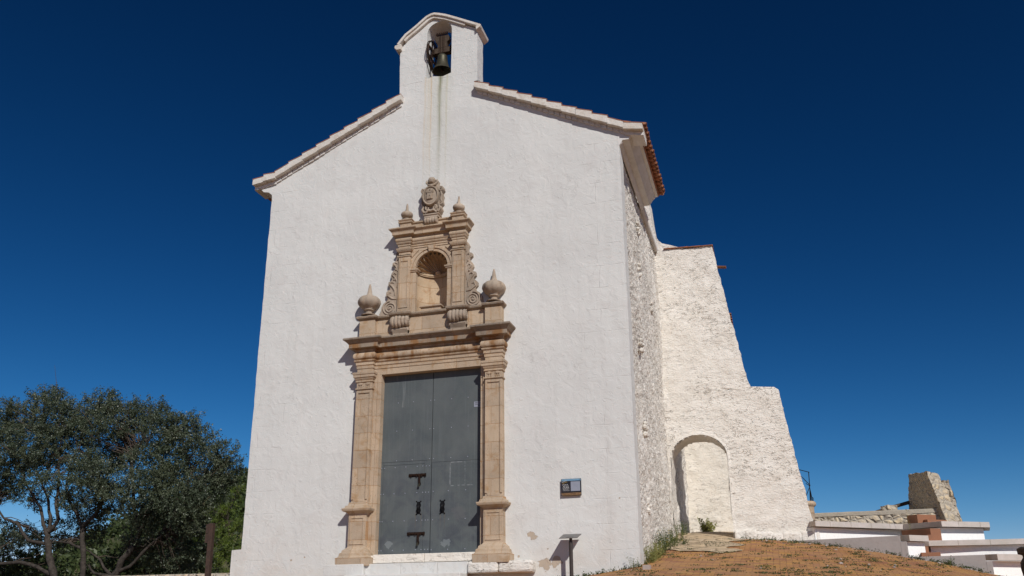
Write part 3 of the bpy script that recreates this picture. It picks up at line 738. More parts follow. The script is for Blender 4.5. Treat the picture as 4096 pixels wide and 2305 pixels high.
# ---------------- portal
def P2(half, y): return [(XC-half, .03), (XC-half, -y), (XC+half, -y), (XC+half, .03)]
def seg(x0, x1, y): return [(x0, .03), (x0, -y), (x1, -y), (x1, .03)]
PO, PI_ = 1.60, 1.245
def rel(a): return XC+a
for sg in (-1, 1):
    xa, xb = sorted((rel(sg*PO), rel(sg*PI_)))
    sh = MB(); sh.box(xa, xb, -.15, .03, .93, 3.40)
    # raised frame of the sunk panel
    f = .05
    for (u0, u1, w0, w1) in ((xa, xa+f, 1.09, 3.34), (xb-f, xb, 1.09, 3.34), (xa+f, xb-f, 1.04, 1.09), (xa+f, xb-f, 3.30, 3.34)):
        sh.box(u0+.002, u1-.002, -.172, -.148, w0, w1)
    pil = pt(sh, 'pilaster', 'stone', bevel=.006)
    # inner strip between pilaster and door
    si = MB(); ja, jb = sorted((rel(sg*PI_), rel(sg*1.17))); si.box(ja, jb, -.08, .12, -.05, 3.75)
    ka, kb = sorted((rel(sg*1.17), rel(1.115 if sg > 0 else -1.085))); si.box(ka, kb, -.05, .12, -.02, 3.70); pt(si, 'door_jamb', 'stone', bevel=.006)
    # pedestal
    pd = MB(); pa, pb = xa-.02, xb+.02
    pd.stack(seg(xa-.015, xb+.015, .19), [(.10, 0), (.82, 0)])
    for (u0, u1, w0, w1) in ((xa+.02, xa+.05, .2, .74), (xb-.05, xb-.02, .2, .74), (xa+.05, xb-.05, .2, .225), (xa+.05, xb-.05, .71, .74)): pd.box(u0, u1, -.205, -.188, w0, w1)
    pd.stack(seg(xa-.015, xb+.015, .19), [(.79, 0), (.82, .02), (.84, .06), (.855, .10), (.89, .115), (.91, .115), (.92, .07), (.96, .06), (.975, .02), (1.03, .01), (1.04, -.03)])
    pd.stack(seg(xa-.015, xb+.015, .19), [(-.22, .165), (-.06, .17), (-.05, .14), (-.02, .12), (.03, .115), (.045, .085), (.09, .075), (.13, .02), (.16, .0)])
    pt(pd, 'pedestal', 'stone', pil, bevel=.005)
    cp = MB()
    cp.stack(seg(xa, xb, .155), [(3.375, 0), (3.385, .022), (3.41, .022), (3.415, .0), (3.53, .0), (3.54, .02), (3.56, .025), (3.575, .01), (3.60, .03), (3.63, .045), (3.64, .06), (3.69, .062), (3.70, .075), (3.745, .08), (3.75, .0)])
    for k in range(2):
        c_ = xa+.09+k*.175
        cp.lathe([(0, -.02), (.05, -.015), (.06, 0), (0, .01)], (c_, -.16, 3.50), 10, axis='y', sq=(1, .55))
        cp.box(c_-.045, c_-.035, -.172, -.15, 3.42, 3.5); cp.box(c_+.035, c_+.045, -.172, -.15, 3.42, 3.5); cp.box(c_-.006, c_+.006, -.172, -.15, 3.42, 3.48)
    pt(cp, 'capital', 'stone', pil, bevel=.003)

def breakpath(half_out, y_out, half_in, y_in):
    return [(rel(-half_out), .03), (rel(-half_out), -y_out), (rel(-half_in), -y_out), (rel(-half_in), -y_in), (rel(half_in), -y_in), (rel(half_in), -y_out), (rel(half_out), -y_out), (rel(half_out), .03)]
q = MB()
bp = breakpath(PO, .16, PI_, .05)
q.stack(bp, [(3.752, 0), (3.83, 0), (3.835, .014), (3.905, .016), (3.91, .03), (3.97, .032), (3.975, .045), (3.99, .06), (4.015, .065), (4.02, .03), (4.025, .02), (4.20, .02)])
q.box(rel(-1.235), rel(1.235), -.05, .12, 3.70, 3.755)
ent = pt(q, 'lintel', 'stone', bevel=.004)
q = MB()
tor = [(4.03, .025)]+[(4.105-.075*math.cos(a), .02+.062*math.sin(a)) for a in np.linspace(.1, PI-.1, 9)]+[(4.185, .02)]
q.stack(bp, tor); pt(q, 'pulvinated_frieze', 'stone', ent, smooth=True, angle=50)
q = MB()
q.stack(bp, [(4.19, .02), (4.21, .04), (4.225, .045), (4.25, .06), (4.262, .065), (4.265, .15), (4.35, .155), (4.355, .165), (4.37, .17), (4.375, .18), (4.40, .20), (4.42, .235), (4.43, .25), (4.46, .255), (4.475, .24)])
pt(q, 'cornice', 'worn', ent, bevel=.004)

# attic
q = MB()
ap = [(rel(-1.60), .03), (rel(-1.60), -.17), (rel(-1.24), -.17), (rel(-1.24), -.08), (rel(1.24), -.08), (rel(1.24), -.17), (rel(1.60), -.17), (rel(1.60), .03)]
q.stack(ap, [(4.47, 0), (4.93, 0)])
attic = pt(q, 'attic_block', 'stone', bevel=.006)
q = MB()
bpth = [(rel(-1.60), .03), (rel(-1.60), -.17), (rel(-1.24), -.17), (rel(-1.24), -.08), (rel(-.84), -.08), (rel(-.84), -.20), (rel(-.46), -.20), (rel(-.46), -.08), (rel(.46), -.08), (rel(.46), -.20), (rel(.84), -.20), (rel(.84), -.08), (rel(1.24), -.08), (rel(1.24), -.17), (rel(1.60), -.17), (rel(1.60), .03)]
q.stack(bpth, [(4.915, 0), (4.925, .015), (4.935, .04), (4.96, .06), (4.985, .06), (5.005, .045), (5.012, .0)])
pt(q, 'attic_coping', 'worn', attic, smooth=True, angle=45)
for sg in (-1, 1):      # scrolled brackets
    cx = rel(sg*.65); q = MB()
    n_ = 5
    for k in range(n_):
        x0 = cx-.19+k*.076; r = .13+.012*math.sin(k*1.3)
        q.lathe([(0, 0), (r*.86, 0), (r, .02), (r, .055), (r*.86, .075), (0, .075)], (x0, -.17, 4.80), 18, axis='x', sq=(.75, 1))
    q.spiral((cx+.0, 4.80), .001, .001, 0, 0, .001, -.2, 2)
    for e in (-1, 1):
        pts = []
        for i in range(34):
            f_ = i/33; a = PI*.5+e*0+2.2*2*PI*f_; r = .105*(1-.8*f_); pts.append((cx+e*.195, -.17+r*.75*math.cos(a), 4.80+r*math.sin(a)))
        q.tube(pts, .012, 5)
    q.box(cx-.17, cx+.17, -.15, -.07, 4.53, 4.72); q.box(cx-.19, cx+.19, -.17, -.07, 4.60, 4.66)
    q.hull8([(cx-.17, -.12, 4.5), (cx+.17, -.12, 4.5), (cx+.17, -.07, 4.5), (cx-.17, -.07, 4.5)], [(cx-.17, -.2, 4.62), (cx+.17, -.2, 4.62), (cx+.17, -.07, 4.62), (cx-.17, -.07, 4.62)])
    pt(q, 'scroll_bracket', 'carved', attic, smooth=True)
# niche storey
q = MB()
NR = .385; Zs_ = 6.0
fr = [(rel(-.80), 5.0), (rel(-.80), 6.5), (rel(.80), 6.5), (rel(.80), 5.0), (rel(NR), 5.0)]+[(rel(NR*math.cos(a)), Zs_+NR*math.sin(a)) for a in np.linspace(0, PI, 19)]+[(rel(-NR), 5.0)]
q.prism(fr, -.055, .03)
nich = pt(q, 'niche_surround', 'stone')
for sg in (-1, 1):
    q = MB(); a, b = sorted((rel(sg*.755), rel(sg*.485)))
    q.box(a, b, -.13, .0, 5.0, 6.36)
    for (u0, u1, w0, w1) in ((a+.03, a+.055, 5.12, 6.22), (b-.055, b-.03, 5.12, 6.22), (a+.055, b-.055, 6.195, 6.22), (a+.055, b-.055, 5.12, 5.145)): q.box(u0, u1, -.145, -.128, w0, w1)
    q.stack(seg(a, b, .13), [(6.30, 0), (6.31, .02), (6.33, .02), (6.335, .0), (6.41, .0), (6.42, .02), (6.45, .04), (6.48, .05), (6.50, .05), (6.505, 0)])
    a, b = sorted((rel(sg*.485), rel(sg*.36))); q.box(a, b, -.08, .02, 5.0, 5.93)
    ca, cb = sorted((rel(sg*.50), rel(sg*.345))); q.stack(seg(ca, cb, .08), [(5.93, 0), (5.94, .02), (5.965, .025), (5.97, .04), (6.0, .045), (6.005, .0)])
    pt(q, 'niche_pilaster', 'stone', nich, bevel=.004)
q = MB()    # archivolt
for r0, r1, yy in ((.37, .40, -.10), (.40, .445, -.085), (.445, .49, -.105)):
    A = np.linspace(0, PI, 25); o_ = [(rel(r1*math.cos(a)), Zs_+r1*math.sin(a)) for a in A]; i_ = [(rel(r0*math.cos(a)), Zs_+r0*math.sin(a)) for a in A[::-1]]
    q.prism(o_+i_, yy, .0)
q.prism([(rel(-.05), 6.36), (rel(-.07), 6.50), (rel(.07), 6.50), (rel(.05), 6.36)], -.15, -.05)
for sg in (-1, 1): q.prism([(rel(sg*.48), 6.46), (rel(sg*.48), 6.28), (rel(sg*.30), 6.46)], -.075, -.05)
pt(q, 'archivolt', 'stone', nich, bevel=.003)
q = MB()    # concave niche with scallop shell
A = np.linspace(0, PI, 25); vs = []; zsn = np.linspace(5.0, 5.97, 14)
for z in zsn:
    for a in A: vs.append((rel(-NR*math.cos(a)), -.03+(NR+.03)*math.sin(a), z))
q.add(vs, [(j*25+i, j*25+i+1, (j+1)*25+i+1, (j+1)*25+i) for j in range(13) for i in range(24)])
q.add([(rel(-NR), -.05, 5.005), (rel(NR), -.05, 5.005), (rel(NR), .4, 5.005), (rel(-NR), .4, 5.005)], [(0, 1, 2, 3)])
pt(q, 'niche_back', 'gold', nich, smooth=True)
q = MB(); NU, NV, RB = 132, 16, 11; vs = []
for j in range(NV+1):
    v = j/NV
    for i in range(NU+1):
        a = PI*i/NU; rib = abs(math.sin(a*RB)); k_ = 1-.20*(1-rib)*(v**.7)
        e = Vector((-math.cos(a), 0, math.sin(a))); p = (e*math.sin(v*PI/2)+Vector((0, 1, 0))*math.cos(v*PI/2))*NR*k_
        vs.append((rel(p.x), -.03+p.y*1.05, 5.985+max(0, p.z)+.012*(1-v)))
q.add(vs, [(j*(NU+1)+i, j*(NU+1)+i+1, (j+1)*(NU+1)+i+1, (j+1)*(NU+1)+i) for j in range(NV) for i in range(NU)])
pa_ = [(rel(-NR-.004), -.03)]+[(rel(-(NR-.004)*math.cos(a)), -.03+(NR+.0)*math.sin(a)) for a in np.linspace(.05, PI-.05, 17)]+[(rel(NR+.004), -.03)]
for z0, z1, ins in ((5.93, 5.955, .02), (5.955, 5.99, .035)):
    vs = []
    for z in (z0, z1):
        for (x, y) in pa_: d = Vector((x-XC, y+.03)); d = d*(1-ins/max(.01, d.length)) ; vs.append((XC+d.x, -.03+d.y, z))
    n_ = len(pa_); q.add(vs, [(i, i+1, n_+i+1, n_+i) for i in range(n_-1)])
    vs2 = []
    for z in (z0,):
        for (x, y) in pa_: d = Vector((x-XC, y+.03)); d2 = d*(1-ins/max(.01, d.length)); vs2 += [(XC+d.x, -.03+d.y, z), (XC+d2.x, -.03+d2.y, z)]
    q.add(vs2, [(2*i, 2*i+1, 2*i+3, 2*i+2) for i in range(n_-1)])
q.lathe([(0, -.05), (.05, -.045), (.07, 0), (.05, .04), (0, .05)], (rel(0), .33, 6.02), 12)
pt(q, 'scallop_shell', 'gold', nich, smooth=True, angle=45)
q = MB(); q.box(rel(-.22), rel(.22), -.08, .22, 5.008, 5.09); q.stack([(rel(-.22), .25), (rel(-.22), -.09), (rel(.22), -.09), (rel(.22), .25)], [(5.085, .0), (5.09, .02), (5.10, .03), (5.125, .03), (5.13, .01)])
pt(q, 'niche_plinth', 'stone', nich, bevel=.004)
# upper entablature
q = MB(); up = breakpath(.76, .145, .49, .07)
q.stack(up, [(6.505, 0), (6.545, 0), (6.55, .014), (6.59, .016), (6.595, .03), (6.62, .045), (6.635, .045), (6.64, .015)]+[(6.69-.05*math.cos(a), .02+.04*math.sin(a)) for a in np.linspace(.1, PI-.1, 7)]+[(6.74, .02), (6.76, .045), (6.785, .05), (6.788, .115), (6.845, .118), (6.85, .12), (6.87, .13), (6.90, .165), (6.905, .175), (6.93, .18), (6.94, .165)])
uent = pt(q, 'upper_entablature', 'stone', bevel=.003)
q = MB()
q.stack([(rel(-.74), .03), (rel(-.74), -.16), (rel(-.48), -.16), (rel(-.48), -.08), (rel(.48), -.08), (rel(.48), -.16), (rel(.74), -.16), (rel(.74), .03)], [(6.935, 0), (7.085, 0), (7.09, .012), (7.10, .03), (7.125, .035), (7.135, .02), (7.14, 0)])
pt(q, 'parapet', 'stone', uent, bevel=.003)
for sg in (-1, 1):
    q = MB(); q.stack(seg(rel(sg*.61-.13), rel(sg*.61+.13), .16), [(7.13, 0), (7.14, .02), (7.165, .04), (7.18, .035), (7.185, 0)]); pt(q, 'pedestal_cap', 'stone', uent, bevel=.003)
# side scroll panels (aletas)
for sg in (-1, 1):
    pts = [(.76, 5.01), (1.17, 5.01), (1.20, 5.06), (1.16, 5.09), (1.15, 5.2), (1.10, 5.29), (1.02, 5.345), (1.0, 5.40), (1.05, 5.46), (1.05, 5.54), (1.0, 5.59), (.955, 5.60), (.965, 5.66), (1.01, 5.69), (1.0, 5.78), (.94, 5.80), (.92, 5.84), (.955, 5.90), (.94, 5.97), (.90, 6.03), (.86, 6.05), (.875, 6.12), (.93, 6.15), (.92, 6.22), (.87, 6.24), (.84, 6.27), (.83, 6.33), (.86, 6.40), (.83, 6.47), (.79, 6.50), (.76, 6.5)]
    q = MB(); q.prism([(rel(sg*x), z) for x, z in (pts if sg > 0 else pts[::-1])], -.075, .02)
    q.spiral((rel(sg*.945), 5.165), .165, .02, 2.6, PI/2, .018, -.085, 70, -sg)
    q.tube([(rel(sg*x), -.08, z) for x, z in ((.80, 5.36), (.9, 5.38), (1.0, 5.46), (.98, 5.54), (.92, 5.52))], [.012, .022, .026, .022, .01], 6)
    q.tube([(rel(sg*x), -.08, z) for x, z in ((.84, 5.45), (.84, 5.56), (.9, 5.66), (.96, 5.72), (.92, 5.77), (.86, 5.74))], [.012, .022, .026, .024, .02, .01], 6)
    q.tube([(rel(sg*x), -.08, z) for x, z in ((.80, 5.62), (.80, 5.78), (.86, 5.88), (.91, 5.93), (.86, 5.98), (.82, 5.93))], [.01, .02, .024, .024, .018, .01], 6)
    q.tube([(rel(sg*x), -.08, z) for x, z in ((.80, 6.0), (.82, 6.10), (.88, 6.18), (.84, 6.22), (.80, 6.18))], [.01, .018, .022, .016, .01], 6)
    q.tube([(rel(sg*x), -.08, z) for x, z in ((.79, 6.26), (.80, 6.34), (.83, 6.41), (.80, 6.44))], [.01, .016, .018, .01], 6)
    for (x, z, r) in ((.86, 5.60, .026), (.86, 5.82, .024), (.83, 6.05, .02), (.945, 5.165, .03)): q.lathe([(0, -.03), (r*.8, -.02), (r, 0)], (rel(sg*x), -.075, z), 10, axis='y')
    pt(q, 'scroll_panel', 'carved', nich, smooth=True, angle=45, bevel=.006)
# finials
def finial(cx, cy, z0, s_):
    q = MB(); mod = lambda a, h: 1-.085*(1-abs(math.sin(a*4))**.5)*(1 if .12*s_ < h < .40*s_ else 0)
    pr = [(.0, 0), (.16, 0), (.165, .015), (.11, .03), (.075, .045), (.07, .10), (.085, .115), (.115, .12), (.12, .15), (.155, .17), (.20, .205), (.238, .25), (.255, .30), (.25, .345), (.228, .39), (.188, .422), (.15, .436), (.115, .442), (.088, .455), (.068, .48), (.052, .53), (.040, .60), (.030, .68), (.016, .74), (.0, .75)]
    q.lathe([(r*s_, h*s_) for r, h in pr], (cx, cy, z0), 40, mod)
    if s_ > 8:
        for k in range(8):
            a = k*PI/4+.2; q.lathe([(.025, -.01), (.03, 0), (.02, .01), (.0, .005)], (cx+.255*math.cos(a), cy+.255*math.sin(a), z0+.40), 8)
    o = pt(q, 'urn_finial', 'carved', smooth=True, angle=60); return o
finial(rel(-1.42), -.11, 5.03, .99); finial(rel(1.42), -.11, 5.03, .99)
def ufinial(cx):
    q = MB()
    pr = [(0, 0), (.09, 0), (.09, .02), (.055, .03), (.055, .05), (.09, .06), (.125, .09), (.138, .13), (.125, .165), (.10, .185), (.055, .195), (.038, .215), (.030, .27), (.024, .34), (.014, .40), (0, .405)]
    q.lathe(pr, (cx, -.09, 7.195), 28, lambda a, h: 1-.03*abs(math.sin(a*4))*(.08 < h < .18)); pt(q, 'urn_finial', 'carved', smooth=True, angle=60)
ufinial(rel(-.61)); ufinial(rel(.61))
# coat of arms
q = MB(); cx = rel(.0)
q.stack(seg(cx-.19, cx+.19, .18), [(7.14, 0), (7.19, 0), (7.20, .02), (7.225, .02), (7.23, 0)])
for k in range(5):
    r = .075; q.lathe([(0, 0), (r*.85, 0), (r, .015), (r, .05), (r*.85, .065), (0, .065)], (cx-.17+k*.068, -.17, 7.06), 14, axis='x')
bodyp = [(-.17, 7.22), (-.22, 7.26), (-.25, 7.31), (-.20, 7.36), (-.24, 7.44), (-.285, 7.52), (-.27, 7.60), (-.29, 7.68), (-.28, 7.76), (-.31, 7.82), (-.27, 7.88), (-.19, 7.88), (-.13, 7.90), (-.13, 7.96), (-.16, 8.02), (-.10, 8.05), (-.04, 8.12), (.05, 8.12), (.10, 8.05), (.15, 8.04), (.13, 7.96), (.15, 7.90), (.21, 7.90), (.28, 7.88), (.30, 7.80), (.25, 7.74), (.28, 7.66), (.26, 7.58), (.28, 7.48), (.23, 7.42), (.26, 7.34), (.22, 7.26), (.17, 7.22)]
q.prism([(cx+x, z) for x, z in bodyp], -.15, .02)
q.lathe([(0, -.10), (.13, -.095), (.185, -.07), (.20, -.03), (.205, 0)], (cx-.01, -.15, 7.645), 30, axis='y', sq=(1, 1.12))
q.lathe([(.17, -.085), (.185, -.11), (.205, -.11), (.215, -.08), (.215, 0)], (cx-.01, -.15, 7.645), 30, axis='y', sq=(1, 1.12))
yy = -.26
q.box(cx-.085, cx+.065, yy-.012, yy+.02, 7.55, 7.70); q.box(cx-.10, cx+.08, yy-.02, yy+.02, 7.70, 7.735)
for k in range(4): q.box(cx-.10+k*.05, cx-.07+k*.05, yy-.02, yy+.02, 7.735, 7.765)
q.box(cx-.035, cx+.015, yy-.018, yy+.02, 7.765, 7.80)
q.tube([(cx-.035, yy-.02, 7.55), (cx-.035, yy-.02, 7.62), (cx-.01, yy-.02, 7.645), (cx+.015, yy-.02, 7.62), (cx+.015, yy-.02, 7.55)], .008, 5)
for sg in (-1, 1):
    q.spiral((cx+sg*.235, 7.81), .055, .01, 1.6, PI/2, .018, -.165, 26, -sg)
    q.spiral((cx+sg*.225, 7.47), .05, .01, 1.6, PI/2, .018, -.165, 26, sg)
    q.spiral((cx+sg*.10, 7.36), .055, .012, 1.5, PI/2, .02, -.20, 26, -sg)
    q.tube([(cx+sg*x, -.165, z) for x, z in ((.24, 7.75), (.265, 7.66), (.245, 7.57), (.26, 7.5))], [.02, .03, .028, .02], 7)
    q.tube([(cx+sg*x, -.18, z) for x, z in ((.20, 7.42), (.24, 7.34), (.19, 7.27), (.12, 7.27))], [.015, .035, .035, .02], 7)
    q.tube([(cx+sg*x, -.19, z) for x, z in ((.0, 7.29), (.06, 7.31), (.12, 7.27), (.15, 7.24))], [.03, .035, .03, .02], 7)
    q.tube([(cx+sg*x, -.17, z) for x, z in ((.03, 7.92), (.10, 7.95), (.15, 8.0), (.13, 8.06))], [.03, .03, .025, .012], 7)
q.lathe([(0, -.12), (.07, -.10), (.10, -.05), (.11, 0)], (cx, -.15, 8.03), 18, lambda a, h: 1-.12*abs(math.sin(a*3)), 'y', sq=(1, .85))
q.tube([(cx-.09, -.19, 7.93), (cx, -.22, 7.90), (cx+.09, -.19, 7.93)], [.02, .03, .02], 7)
q.v = [(cx+(x_-cx)*.88, y_, z_) for x_, y_, z_ in q.v]
pt(q, 'coat_of_arms', 'carved', uent, smooth=True, angle=50, bevel=.004)

# ---------------- door leaves
def leaf(x0, x1, nm='door_leaf'):
    q = MB(); q.box(x0, x1, .12, .17, 0, 3.74); return q
q = leaf(-1.1, .075); q.box(-1.04, .07, .114, .119, 1.86, 3.74); q.box(-1.04, -.985, .114, .119, .0, 1.845); q.box(-.065, .07, .114, .119, .0, 1.845); q.box(-.975, -.072, .114, .119, 1.795, 1.845); q.box(-.975, -.072, .114, .119, 0, .018)
leafL = pt(q, 'door_leaf', 'door'); leafL['label'] = 'left grey leaf with wicket door'
q = MB(); q.box(-.972, -.079, .108, .119, .026, 1.785); wick = pt(q, 'wicket_door', 'door', leafL, bevel=.002)
q = leaf(.085, 1.25); q.box(.09, 1.17, .113, .119, .01, 1.80); q.box(.09, 1.17, .1145, .119, 1.81, 3.74)
leafR = pt(q, 'door_leaf', 'door')
riv = [(x, z) for z in (.09, .66, 1.21, 1.74) for x in (-1.01, -.955, -.72, -.47, -.22, -.10, -.03, .035)]+[(x, z) for z in (.08, .66, 1.22) for x in (.12, .46, .82)]+[(x, z) for z in (1.88, 2.5, 3.1) for x in (-.7, -.35, .03, .12, .5, .85)]
for x, z in riv: q = MB(); q.lathe([(.011, 0), (.010, -.004), (0, -.008)], (x+random.uniform(-.01, .01), .113 if x > .1 else (.107 if z < 1.8 and x < -.08 else .113), z), 6, axis='y'); pt(q, 'rivet', 'sticker', leafL if x < .08 else leafR)
def bolt(z):
    q = MB(); y = .09
    q.box(-.385, -.05, .098, .107, z-.03, z+.03); q.tube([(-.37, y, z), (-.03, y, z)], .018, 8)
    for x in (-.34, -.22, -.11): q.box(x-.012, x+.012, .068, .1, z-.028, z+.028)
    q.box(-.05, -.028, .085, .107, z-.032, z+.032)
    for sx in (-.385, -.05): q.lathe([(.02, 0), (.018, -.008), (0, -.01)], (sx, .1, z+.015), 8, axis='y'); q.lathe([(.02, 0), (.018, -.008), (0, -.01)], (sx, .1, z-.015), 8, axis='y')
    q.box(-.175, -.135, .06, .075, z-.17, z); q.box(-.172, -.138, .085, .104, z-.2, z-.15)
    o = pt(q, 'slide_bolt', 'iron', wick)
    q = MB(); q.box(-.178, -.142, .045, .068, z-.235, z-.195); q.tube([(-.17, .056, z-.2), (-.17, .056, z-.17), (-.15, .056, z-.17), (-.15, .056, z-.2)], .005, 6)
    pt(q, 'padlock', 'bronze', leafL)
bolt(1.56); bolt(.40)
def handle(x, par):
    q = MB(); z = .905
    q.prism([(x-.03, z-.12), (x-.05, z-.05), (x-.035, z), (x-.05, z+.05), (x-.03, z+.12), (x+.03, z+.12), (x+.05, z+.05), (x+.035, z), (x+.05, z-.05), (x+.03, z-.12)], .10, .112)
    for sx in (-1, 1):
        for sz in (-1, 1): q.lathe([(.016, 0), (.013, -.012), (0, -.016)], (x+sx*.045, .108, z+sz*.128), 8, axis='y'); q.tube([(x+sx*.02, .105, z+sz*.1), (x+sx*.045, .105, z+sz*.128)], .007, 5)
    q.tube([(x, .1, z+.1), (x+.01, .05, z+.075), (x+.015, .035, z), (x+.01, .05, z-.075), (x, .1, z-.1)], .012, 7)
    q.lathe([(0, -.03), (.018, -.02), (.022, 0), (.018, .02), (0, .03)], (x+.015, .035, z), 8)
    for k in range(6): a = k*PI/3; q.tube([(x+.028*math.cos(a), .098, z+.028*math.sin(a)), (x+.04*math.cos(a+.6), .09, z+.07*math.sin(a+.6))], .007, 5)
    pt(q, 'pull_handle', 'black', par)
handle(-.172, wick); handle(.335, leafR)
def text(s_, size, loc, mat, name, parent, rz=0, ext=.0008):
    cu = bpy.data.curves.new(name, 'FONT'); cu.body = s_; cu.size = size; cu.extrude = ext; cu.space_line = .95
    o = bpy.data.objects.new(name, cu); COL.objects.link(o); 
    dg = bpy.context.evaluated_depsgraph_get(); me = bpy.data.meshes.new_from_object(o.evaluated_get(dg)); bpy.data.objects.remove(o); bpy.data.curves.remove(cu)
    R_ = Matrix.Translation(loc) @ Matrix.Rotation(PI/2, 4, 'X') @ Matrix.Rotation(rz, 4, 'Z'); me.transform(R_); me.materials.clear(); me.materials.append(M[mat])
    o = bpy.data.objects.new(name, me); COL.objects.link(o)
    if parent: o.parent = parent; set_inv(o)
    return o
q = MB(); q.box(.982, 1.16, .109, .1125, 2.886, 3.0)
stk = tag(q.build('sticker', 'sticker'), 'small pale printed sticker high on the right door leaf beside the jamb', 'sticker')
text('MAYOR', .032, (1.005, .108, 2.965), 'ink_black', 'lettering', stk); text('SAN BE', .032, (1.005, .108, 2.93), 'ink_black', 'lettering', stk); text('200', .032, (1.06, .108, 2.895), 'ink_black', 'lettering', stk)

# doorstep and base
q = MB(); q.box(rel(-1.06), rel(.02), -.17, .14, -.17, -.004); q.box(rel(.025), rel(1.06), -.175, .14, -.17, -.006)
q.box(rel(-1.18), rel(-1.065), -.17, .0, -.2, -.02); q.box(rel(1.065), rel(1.12), -.175, .0, -.2, -.03)
pt(q, 'door_sill', 'cream', bevel=.014)
q = MB(); z = -.18; x = -1.95
bl = [(-1.95, -1.1, .38), (-1.09, -.35, .30), (-.34, .40, .30), (.41, 1.02, .30), (1.03, 1.62, .36), (1.63, 2.28, .33)]
for (a, b, d) in bl:
    jt = random.uniform(-.006, .006); q = MB()
    q.box(a-.007, b+.001, -d+jt, .0, -.41, -.187+jt*.5); pt(q, 'foot_stone', 'facade' if b < 1.1 else 'butt', bevel=.012 if b < 1.1 else .05)

q = MB()
q.box(-1.36, 1.0, -.66, -.2, -.66, -.405); pt(q, 'step', 'facade', bevel=.015)
q = MB(); q.box(-1.6, 1.5, -.98, -.5, -1.2, -.665); pt(q, 'step', 'facade', bevel=.02)

# ------------------------------------------------------------------ bell
bx, by = .09, .22
bell = empty('church_bell', 'green-brown bronze bell hanging in the arched bell gable on the roof', 'bell', (bx, by, 11.6))
q = MB()
pr = [(0, .44), (.06, .44), (.10, .43), (.118, .40), (.122, .36), (.128, .28), (.14, .20), (.16, .13), (.19, .07), (.222, .02), (.228, 0), (.215, .0), (.18, .06), (.145, .13), (.125, .20), (.11, .30), (.0, .40)]
q.lathe(pr, (bx, by, 11.13), 32); pt(q, 'bell_body', 'bronze', bell, smooth=True, angle=50)
q = MB(); q.tube([(bx, by, 11.5), (bx, by, 11.18)], .014, 6); q.lathe([(0, -.035), (.028, -.02), (.034, 0), (.02, .03), (0, .035)], (bx, by, 11.15), 10); pt(q, 'clapper', 'iron', bell, smooth=True)
q = MB()
q.box(bx-.26, bx+.27, by-.07, by+.07, 11.60, 11.74)
hp_ = [(-.11, 11.74), (-.10, 11.80), (-.12, 11.88), (-.165, 11.93), (-.175, 12.0), (-.15, 12.06), (-.13, 12.09), (.15, 12.09), (.17, 12.06), (.19, 12.0), (.18, 11.93), (.135, 11.88), (.12, 11.80), (.13, 11.74)]
q.prism([(bx+x, z) for x, z in hp_], by-.07, by+.07)
hs_ = pt(q, 'headstock', 'oldwood', bell, bevel=.008)
q = MB()
for x in (-.055, -.02, .03, .065): q.tube([(bx+x, by-.078, 11.58), (bx+x, by-.078, 12.12)], .008, 6)
q.box(bx-.14, bx+.16, by-.095, by-.07, 12.09, 12.125); q.box(bx-.14, bx+.16, by+.07, by+.1, 12.09, 12.125)
for k in range(6): q.box(bx-.12+k*.05, bx-.10+k*.05, by-.10, by-.07, 12.12, 12.15)
q.tube([(bx-.06, by, 11.6), (bx-.03, by, 11.54), (bx+.03, by, 11.54), (bx+.06, by, 11.6)], .014, 6)
q.box(bx+.22, bx+.24, by-.09, by+.09, 11.57, 11.77); q.box(bx-.20, bx-.18, by-.09, by+.09, 11.57, 11.77)
pt(q, 'iron_straps', 'iron', hs_)
q = MB(); wx, wy, wz, wr = bx-.235, by+.04, 11.57, .40
for dx in (-.022, .022): q.tube([(wx+dx, wy+wr*math.cos(a), wz+wr*math.sin(a)) for a in np.linspace(0, 2*PI, 37)], .012, 6)
q.tube([(wx, wy+(wr-.02)*math.cos(a), wz+(wr-.02)*math.sin(a)) for a in np.linspace(0, 2*PI, 37)], .014, 6)
for sx in (-.12, .12):
    q.box(wx-.012, wx+.012, wy+sx-.02, wy+sx+.02, wz-wr*.93, wz+wr*.93); q.box(wx-.014, wx+.014, wy-wr*.93, wy+wr*.93, wz+sx-.02, wz+sx+.02)
for k in range(9):
    for sx in (-.12, .12): q.lathe([(.008, 0), (.006, .004), (0, .006)], (wx-.012, wy+sx, wz-.3+k*.075), 6, axis='x')
pt(q, 'bell_wheel', 'iron', bell)
q = MB(); q.tube([(wx, wy-.38, wz), (wx+.03, wy-.2, 11.1), (wx+.12, wy-.1, 10.86)], .005, 5); q.tube([(wx, wy+.38, wz), (wx+.1, wy+.1, 11.1), (wx+.15, wy+.0, 10.86)], .005, 5); q.tube([(bx, by, 11.15), (bx+.0, by+.02, 10.86)], .005, 5)
q.box(wx+.1, wx+.22, wy-.13, wy-.03, 10.84, 10.90); q.lathe([(0, -.03), (.045, -.03), (.045, .03), (0, .03)], (wx+.16, wy-.08, 10.91), 12, axis='x')
pt(q, 'bell_rope', 'iron', bell)

